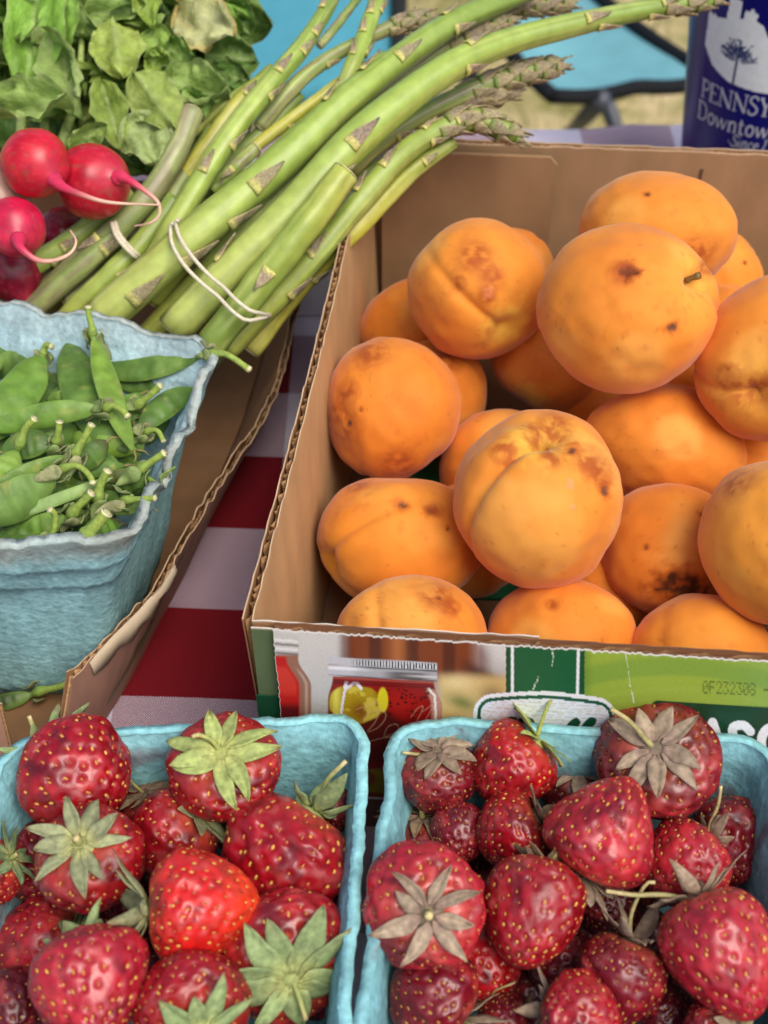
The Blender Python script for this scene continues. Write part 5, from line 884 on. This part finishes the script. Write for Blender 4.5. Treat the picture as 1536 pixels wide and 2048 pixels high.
for L_ in [
 (78, -40, 48, 205, 92, .560, -.01, (112, 154, 66), .35, .12), (130, -40, 82, 195, 60, .565, -.005, (106, 144, 66), .5, .15), (20, -20, 8, 190, 60, .575, 0, Gd, .3, .2),
 (-20, 228, 148, 216, 74, .535, 0, Ge, .55, .35, .6), (112, 78, 172, 246, 66, .555, -.008, (116, 140, 84), .5, .3, -.4), (226, 36, 242, 150, 84, .550, -.004, (132, 152, 76), -.15, .18),
 (268, 142, 352, 258, 78, .545, -.004, (126, 146, 76), -.1, .15), (206, 168, 244, 306, 56, .550, -.006, (112, 134, 64), .3, .2), (278, 236, 316, 334, 84, .548, -.006, (132, 152, 104), .2, .25),
 (140, 300, 214, 248, 40, .540, 0, Ge, .6, .4), (300, 92, 392, 112, 56, .566, 0, Gc, .4, .3), (296, 120, 352, 146, 52, .560, 0, Gb, .3, .3), (340, 168, 460, 196, 66, .562, 0, Ge, .5, .3, .4), (408, 108, 512, 122, 78, .575, .01, (82, 112, 54), .1, .2),
 (360, 10, 466, 74, 96, .568, 0, (150, 168, 110), .2, .35, 0, .75, 9), (446, 6, 500, 70, 62, .580, .01, Gd, .1, .2), (176, 28, 296, 16, 54, .560, 0, Ge, .5, .3, .3), (288, -20, 306, 60, 44, .556, 0, Gb, .4, .25), (346, 214, 432, 206, 54, .560, 0, Gc, .3, .3), (300, 60, 330, 120, 50, .558, 0, (120, 150, 72), .3, .3),
 (420, 150, 500, 160, 60, .585, 0, Gd, .2, .3), (390, 190, 470, 180, 50, .580, 0, Gc, .2, .3), (150, -20, 190, 90, 70, .570, 0, Gc, .3, .3), (250, 150, 300, 200, 60, .570, 0, Gd, .3, .3), (60, 190, 130, 230, 70, .560, 0, Gc, .4, .4), (330, 250, 400, 220, 50, .57, 0, Gd, .2, .3)]:
    leaf(*L_)
for L_ in [(100, 240, 250, 330, 110, .585, 0, Gd, .2, .3), (240, 250, 360, 340, 100, .580, 0, Gd, .2, .3), (20, 220, 120, 300, 110, .58, 0, Gd, .2, .3), (180, 260, 300, 350, 90, .575, 0, Gc, .3, .3), (330, 230, 440, 270, 90, .585, 0, Gd, .2, .3), (-20, 120, 120, 260, 120, .59, 0, Gd, .2, .3), (420, 60, 480, 200, 80, .60, 0, Gd, .2, .3)]: leaf(*L_)
for k, (xa, ya, xb, yb) in enumerate(((90, 300, 60, 120), (180, 320, 200, 130), (40, 300, 20, 100), (300, 200, 292, 100), (120, 300, 165, 60))):
    V, Fc = tube(catmull([P(xa, ya, .56), P((xa+xb)/2+12, (ya+yb)/2, .562), P(xb, yb, .568)], 16), np.linspace(.0026, .0012, 16), 8); mk('leaf_stalk', V, Fc, M['stem'], gr, S(166, 184, 104))

# ------------------------------------------------------------------ white tub behind the tray
tub = thing('white_tub', 'plain white tub standing between the tray and the apricot box', 'tub', (-.056, .580, 0))
def rrect(cx, cy, hx, hy, r, z, n=8):
    out = []
    for qx, qy, a0 in ((1, 1, 0), (-1, 1, 90), (-1, -1, 180), (1, -1, 270)):
        for a in np.linspace(a0, a0+90, n): out.append((cx+qx*(hx-r)+r*math.cos(math.radians(a)), cy+qy*(hy-r)+r*math.sin(math.radians(a)), z))
    return np.array(out)
rows = [rrect(-.056, .580, .030, .030, .006, .0008), rrect(-.056, .580, .031, .031, .006, .004), rrect(-.056, .580, .034, .034, .007, .052)]
V = np.vstack(rows); mk('tub_body', V, gf(32, 3, True).tolist()+[list(range(32))[::-1], list(range(64, 96))], M['white'], tub, S(246, 246, 246))
rows = [rrect(-.056, .580, .0355, .0355, .008, .0525), rrect(-.056, .580, .0355, .0355, .008, .058), rrect(-.056, .580, .033, .033, .007, .0592)]
V = np.vstack(rows); mk('lid', V, gf(32, 3, True).tolist()+[list(range(32))[::-1], list(range(64, 96))], M['white'], tub, S(246, 246, 246))

# ------------------------------------------------------------------ blue cup with white print
cup = thing('blue_cup', 'tapered dark blue cup with white castle emblem and lettering', 'cup', (.212, .66, 0))
CX, CY = .212, .66
def crad(z): return .0352+.109*np.asarray(z)
th = np.linspace(0, 2*np.pi, 72, endpoint=False); rows, cols = [], []
prof = [(0.0008, -.004), (.0008, -.001), (.003, 0)]+[(z, 0) for z in np.linspace(.008, .168, 14)]+[(.1700, .0002), (.1708, -.0008), (.1700, -.0018)]+[(z, -.0022) for z in np.linspace(.165, .006, 8)]
for z, o in prof: rows.append(np.c_[CX+(crad(z)+o)*np.cos(th), CY+(crad(z)+o)*np.sin(th), np.full(72, z)])
V = np.vstack(rows); n_ = len(rows); mk('cup_wall', V, gf(72, n_, True).tolist()+[list(range(72))[::-1], list(range((n_-1)*72, n_*72))], M['bottle'], cup, S(14, 16, 108))
def on_cup(s, z, off=.00025):                               # s = arc length from the side facing the stall front
    r = crad(z)+off; a = -math.pi/2+s/.045; return np.stack([CX+r*np.cos(a), CY+r*np.sin(a), np.asarray(z)+0*s], -1)
GLY = {'P': (.68, [([(.15, 0), (.15, 1)], .13), ([(.15, .97), (.42, .97), (.60, .86), (.60, .62), (.42, .49), (.15, .49)], .08), ([(.0, .02), (.32, .02)], .05), ([(.0, .98), (.15, .98)], .05)]),
'E': (.70, [([(.15, 0), (.15, 1)], .13), ([(.02, .97), (.60, .97), (.62, .84)], .06), ([(.15, .52), (.48, .52)], .06), ([(.02, .03), (.62, .03), (.66, .18)], .06)]),
'N': (.92, [([(.14, 0), (.14, 1)], .06), ([(.08, .98), (.76, .02)], .13), ([(.76, 0), (.76, 1)], .06), ([(.0, .02), (.28, .02)], .05), ([(.62, .98), (.90, .98)], .05)]),
'S': (.62, [([(.50, .80), (.46, .95), (.26, .99), (.10, .86), (.12, .66), (.34, .52), (.52, .36), (.50, .12), (.28, .0), (.10, .06), (.06, .24)], .095)]),
'Y': (.74, [([(.06, .98), (.36, .48)], .12), ([(.68, .98), (.36, .48)], .06), ([(.36, .5), (.36, 0)], .12), ([(.22, .02), (.52, .02)], .05), ([(.0, .98), (.22, .98)], .05), ([(.56, .98), (.76, .98)], .05)]),
'L': (.62, [([(.15, 0), (.15, 1)], .13), ([(.02, .03), (.54, .03), (.58, .2)], .06), ([(.0, .98), (.3, .98)], .05)]), 'V': (.76, [([(.06, .98), (.38, .02)], .12), ([(.70, .98), (.38, .02)], .06), ([(.0, .98), (.2, .98)], .05), ([(.58, .98), (.78, .98)], .05)]),
'A': (.78, [([(.08, .02), (.38, .98)], .06), ([(.38, .98), (.70, .02)], .12), ([(.2, .36), (.56, .36)], .05), ([(.0, .02), (.18, .02)], .05), ([(.58, .02), (.80, .02)], .05)]), 'I': (.36, [([(.16, 0), (.16, 1)], .13), ([(.02, .02), (.32, .02)], .05), ([(.02, .98), (.32, .98)], .05)]),
'D': (.86, [([(.15, 0), (.15, 1)], .13), ([(.02, .97), (.44, .97), (.70, .78), (.74, .5), (.70, .22), (.44, .03), (.02, .03)], .085)]),
'o': (.58, [([(.28+.20*math.cos(a), .31+.29*math.sin(a)) for a in np.linspace(0, 6.284, 14)], .10)]), 'w': (.82, [([(.04, .60), (.22, .02)], .10), ([(.22, .02), (.40, .58)], .06), ([(.40, .58), (.56, .02)], .10), ([(.56, .02), (.76, .60)], .06)]),
'n': (.62, [([(.12, 0), (.12, .60)], .11), ([(.12, .42), (.24, .58), (.40, .58), (.46, .42), (.46, 0)], .10), ([(.02, .02), (.24, .02)], .05), ([(.36, .02), (.58, .02)], .05)]), 't': (.42, [([(.16, .82), (.16, .12), (.24, .02), (.36, .06)], .10), ([(.02, .58), (.36, .58)], .06)]),
'i': (.32, [([(.12, 0), (.12, .58)], .11), ([(.11, .80), (.13, .84)], .14), ([(.02, .02), (.24, .02)], .05)]), 'c': (.50, [([(.42, .48), (.30, .59), (.14, .52), (.08, .30), (.14, .08), (.30, .01), (.44, .12)], .09)]),
'e': (.52, [([(.08, .34), (.44, .36), (.38, .54), (.24, .60), (.10, .48), (.08, .26), (.16, .06), (.30, .01), (.44, .12)], .085)]), '1': (.40, [([(.20, 0), (.20, .98), (.08, .84)], .10), ([(.06, .02), (.34, .02)], .05)]), '.': (.40, [([(.14, .30), (.18, .34)], .26)]), ' ': (.3, [])}
def cup_text(txt, s0, z0, h, sx=1., slant=0, name='lettering'):
    b = B(); x = 0
    for ch in txt:
        wd, strokes = GLY[ch]
        for pts, sw in strokes:
            p = np.array(pts, float); p = catmull(p, 22) if len(p) > 3 else catmull(p, 9) if len(p) == 2 else np.vstack([catmull(p[:2], 6), catmull(p[1:], 6)]); t = np.gradient(p, axis=0); t /= np.linalg.norm(t, axis=1)[:, None]+1e-9; nn = np.stack([-t[:, 1], t[:, 0]], 1)
            Q = np.concatenate([p-nn*sw/2, p+nn*sw/2]); s = s0+(x+Q[:, 0]+slant*Q[:, 1])*h*sx; V = on_cup(s, z0+Q[:, 1]*h); m = len(p); b.add(V, gf(m, 2), S(206, 210, 216))
        x += wd
    b.build(name, M['ink'], cup, False); return x*h*sx
cup_text('PENNSYLVANIA', -.0500, .0815, .0108, .86); cup_text('Downtown', -.0515, .0685, .0106, .92); cup_text('.Since 1', -.0285, .0605, .0072, .85, .2)
emb = np.array([(1396, 74), (1400, 69), (1404, 74), (1409, 70), (1414, 74), (1430, 70), (1432, 33), (1440, 37), (1445, 35), (1451, 38), (1450, 64), (1456, 62), (1457, 48), (1463, 49), (1467, 42), (1470, 49), (1475, 50), (1474, 61), (1485, 66), (1494, 84), (1498, 80), (1503, 42), (1514, 30), (1521, 38), (1524, 18), (1534, 10), (1560, 8), (1590, 30), (1610, 40), (1620, 74), (1640, 74), (1656, 74), (1658, 126), (1640, 150), (1606, 166), (1560, 172), (1490, 172), (1446, 167), (1414, 151), (1394, 126)], float)
ES = np.c_[-.0500+(emb[:, 0]-1396)*.000335, .0950+(172-emb[:, 1])*.000340]
def inside(x, y, poly):
    r = np.zeros(x.shape, bool); j = len(poly)-1
    for i in range(len(poly)):
        xi, yi, xj, yj = *poly[i], *poly[j]; r ^= ((yi > y) != (yj > y)) & (x < (xj-xi)*(y-yi)/(yj-yi+1e-12)+xi); j = i
    return r
gs, gz = np.linspace(-.0515, .04, 200), np.linspace(.0945, .152, 130); SS, ZZ = np.meshgrid(gs, gz); fc = gf(200, 130); cs_, cz_ = SS.ravel()[fc].mean(1), ZZ.ravel()[fc].mean(1); keep = fc[inside(cs_, cz_, ES)]
us_, inv = np.unique(keep, return_inverse=True); mk('castle_emblem', on_cup(SS.ravel(), ZZ.ravel())[us_], inv.reshape(-1, 4), M['ink'], cup, S(236, 240, 236), False)
b = B()
def stroke(p0, p1, wd):
    p = catmull([p0, p1], 5); t = np.asarray(p1)-p0; t = t/np.linalg.norm(t); nn = np.array([-t[1], t[0]]); Q = np.concatenate([p-nn*wd/2, p+nn*wd/2]); b.add(on_cup(Q[:, 0], Q[:, 1], .0004), gf(5, 2), S(52, 64, 110))
tx = -.0500+(1455-1396)*.000335; stroke((tx, .0955), (tx+.0004, .1125), .0011)
for k in range(64):
    a = rng.uniform(-.4, 3.5); r = rng.uniform(.003, .010); c0 = np.array([tx+.0004+.35*r*math.cos(a), .110+.5*r*math.sin(a)]); c1 = np.array([tx+r*math.cos(a), .1125+r*.95*math.sin(a)]); stroke(c0, c1, .0003); stroke(c1, c1+rng.normal(size=2)*.0011, .0008)
b.build('tree_emblem', M['ink'], cup, False)

# ------------------------------------------------------------------ camp furniture on the lawn
st = thing('camp_stool', 'light turquoise folding camp stool with black piping on the grass', 'stool', (.29, 1.55, GZ))
ZS = -.30
K = [PZ(1105, 192, ZS), PZ(1425, 156, ZS), PZ(1130, -60, ZS), PZ(960, 30, ZS)]
n = 17; I, J = np.meshgrid(np.linspace(0, 1, n), np.linspace(0, 1, n)); Q = (1-I)[..., None]*(1-J)[..., None]*K[0]+I[..., None]*(1-J)[..., None]*K[1]+I[..., None]*J[..., None]*K[2]+(1-I)[..., None]*J[..., None]*K[3]
Q[..., 2] -= .028*np.sin(np.pi*I)*np.sin(np.pi*J)+.006*np.abs(np.sin(I*6+J*4)); so = mk('seat', Q, gf(n, n), M['fabric'], st, S(112, 168, 176)); md = so.modifiers.new('t', 'SOLIDIFY'); md.thickness = .003
bd = np.vstack([Q[0, :], Q[1:, -1], Q[-1, ::-1][1:], Q[::-1, 0][1:]]); V, Fc = tube(bd, .0095, 8); mk('piping', V, Fc, M['fabric'], st, S(24, 26, 30))
for i_, j_ in ((0, 2), (1, 3), (2, 0), (3, 1)):
    top = K[i_]-np.array([0, 0, .006]); ft = {1: K[1]+np.array([.03, 0, 0]), 2: K[1]+np.array([.05, .12, 0]), 3: K[3]+np.array([-.04, .1, 0])}.get(i_, K[0]); ft = np.array([ft[0], ft[1], GZ]); 
    if i_ == 0: top = PZ(1205, 190, ZS)-np.array([0, 0, .006]); ft = PZ(1120, 285, GZ)
    V, Fc = tube([top, (top+ft)/2, ft], .012, 10); mk('leg', V, Fc, M['frame'], st, S(70, 74, 84))
chair = thing('camp_chair', 'blue fabric camp chair seen from behind, past the radish leaves', 'chair', (-.28, 1.5, GZ))
n = 15; I, J = np.meshgrid(np.linspace(0, 1, n), np.linspace(0, 1, n)); xl, xr = P(-30, 0, 1.47)[0], P(786, 0, 1.47)[0]
Vb = np.stack([xl+(xr-xl)*I, 1.50+.05*np.sin(np.pi*I)*-1+.06*J, -.36+.56*J], -1); so = mk('backrest', Vb, gf(n, n), M['fabric'], chair, S(88, 170, 196)); md = so.modifiers.new('t', 'SOLIDIFY'); md.thickness = .004
Vs_ = np.stack([xl+(xr-xl)*I, 1.52+.46*J, -.33-.03*np.sin(np.pi*I)*np.sin(np.pi*J)+.02*J], -1); so = mk('seat', Vs_, gf(n, n), M['fabric'], chair, S(88, 170, 196)); md = so.modifiers.new('t', 'SOLIDIFY'); md.thickness = .004
for x_ in (xl-.008, xr+.008):
    V, Fc = tube(catmull([(x_, 1.47, GZ), (x_, 1.50, -.36), (x_, 1.56, .22)], 12), .010, 10); mk('back_post', V, Fc, M['frame'], chair, S(40, 44, 50))
    V, Fc = tube([(x_, 2.0, GZ), (x_, 1.98, -.08)], .010, 10); mk('front_leg', V, Fc, M['frame'], chair, S(40, 44, 50))
    V, Fc = tube(catmull([(x_, 1.52, -.10), (x_, 1.75, -.07), (x_, 2.0, -.08)], 8), .014, 8); mk('armrest', V, Fc, M['fabric'], chair, S(30, 34, 40))
for za, zb in ((GZ+.02, -.34), (-.34, GZ+.02)):
    V, Fc = tube([(xl, 1.75, za), (xr, 1.78, zb)], .009, 8); mk('cross_brace', V, Fc, M['frame'], chair, S(40, 44, 50))
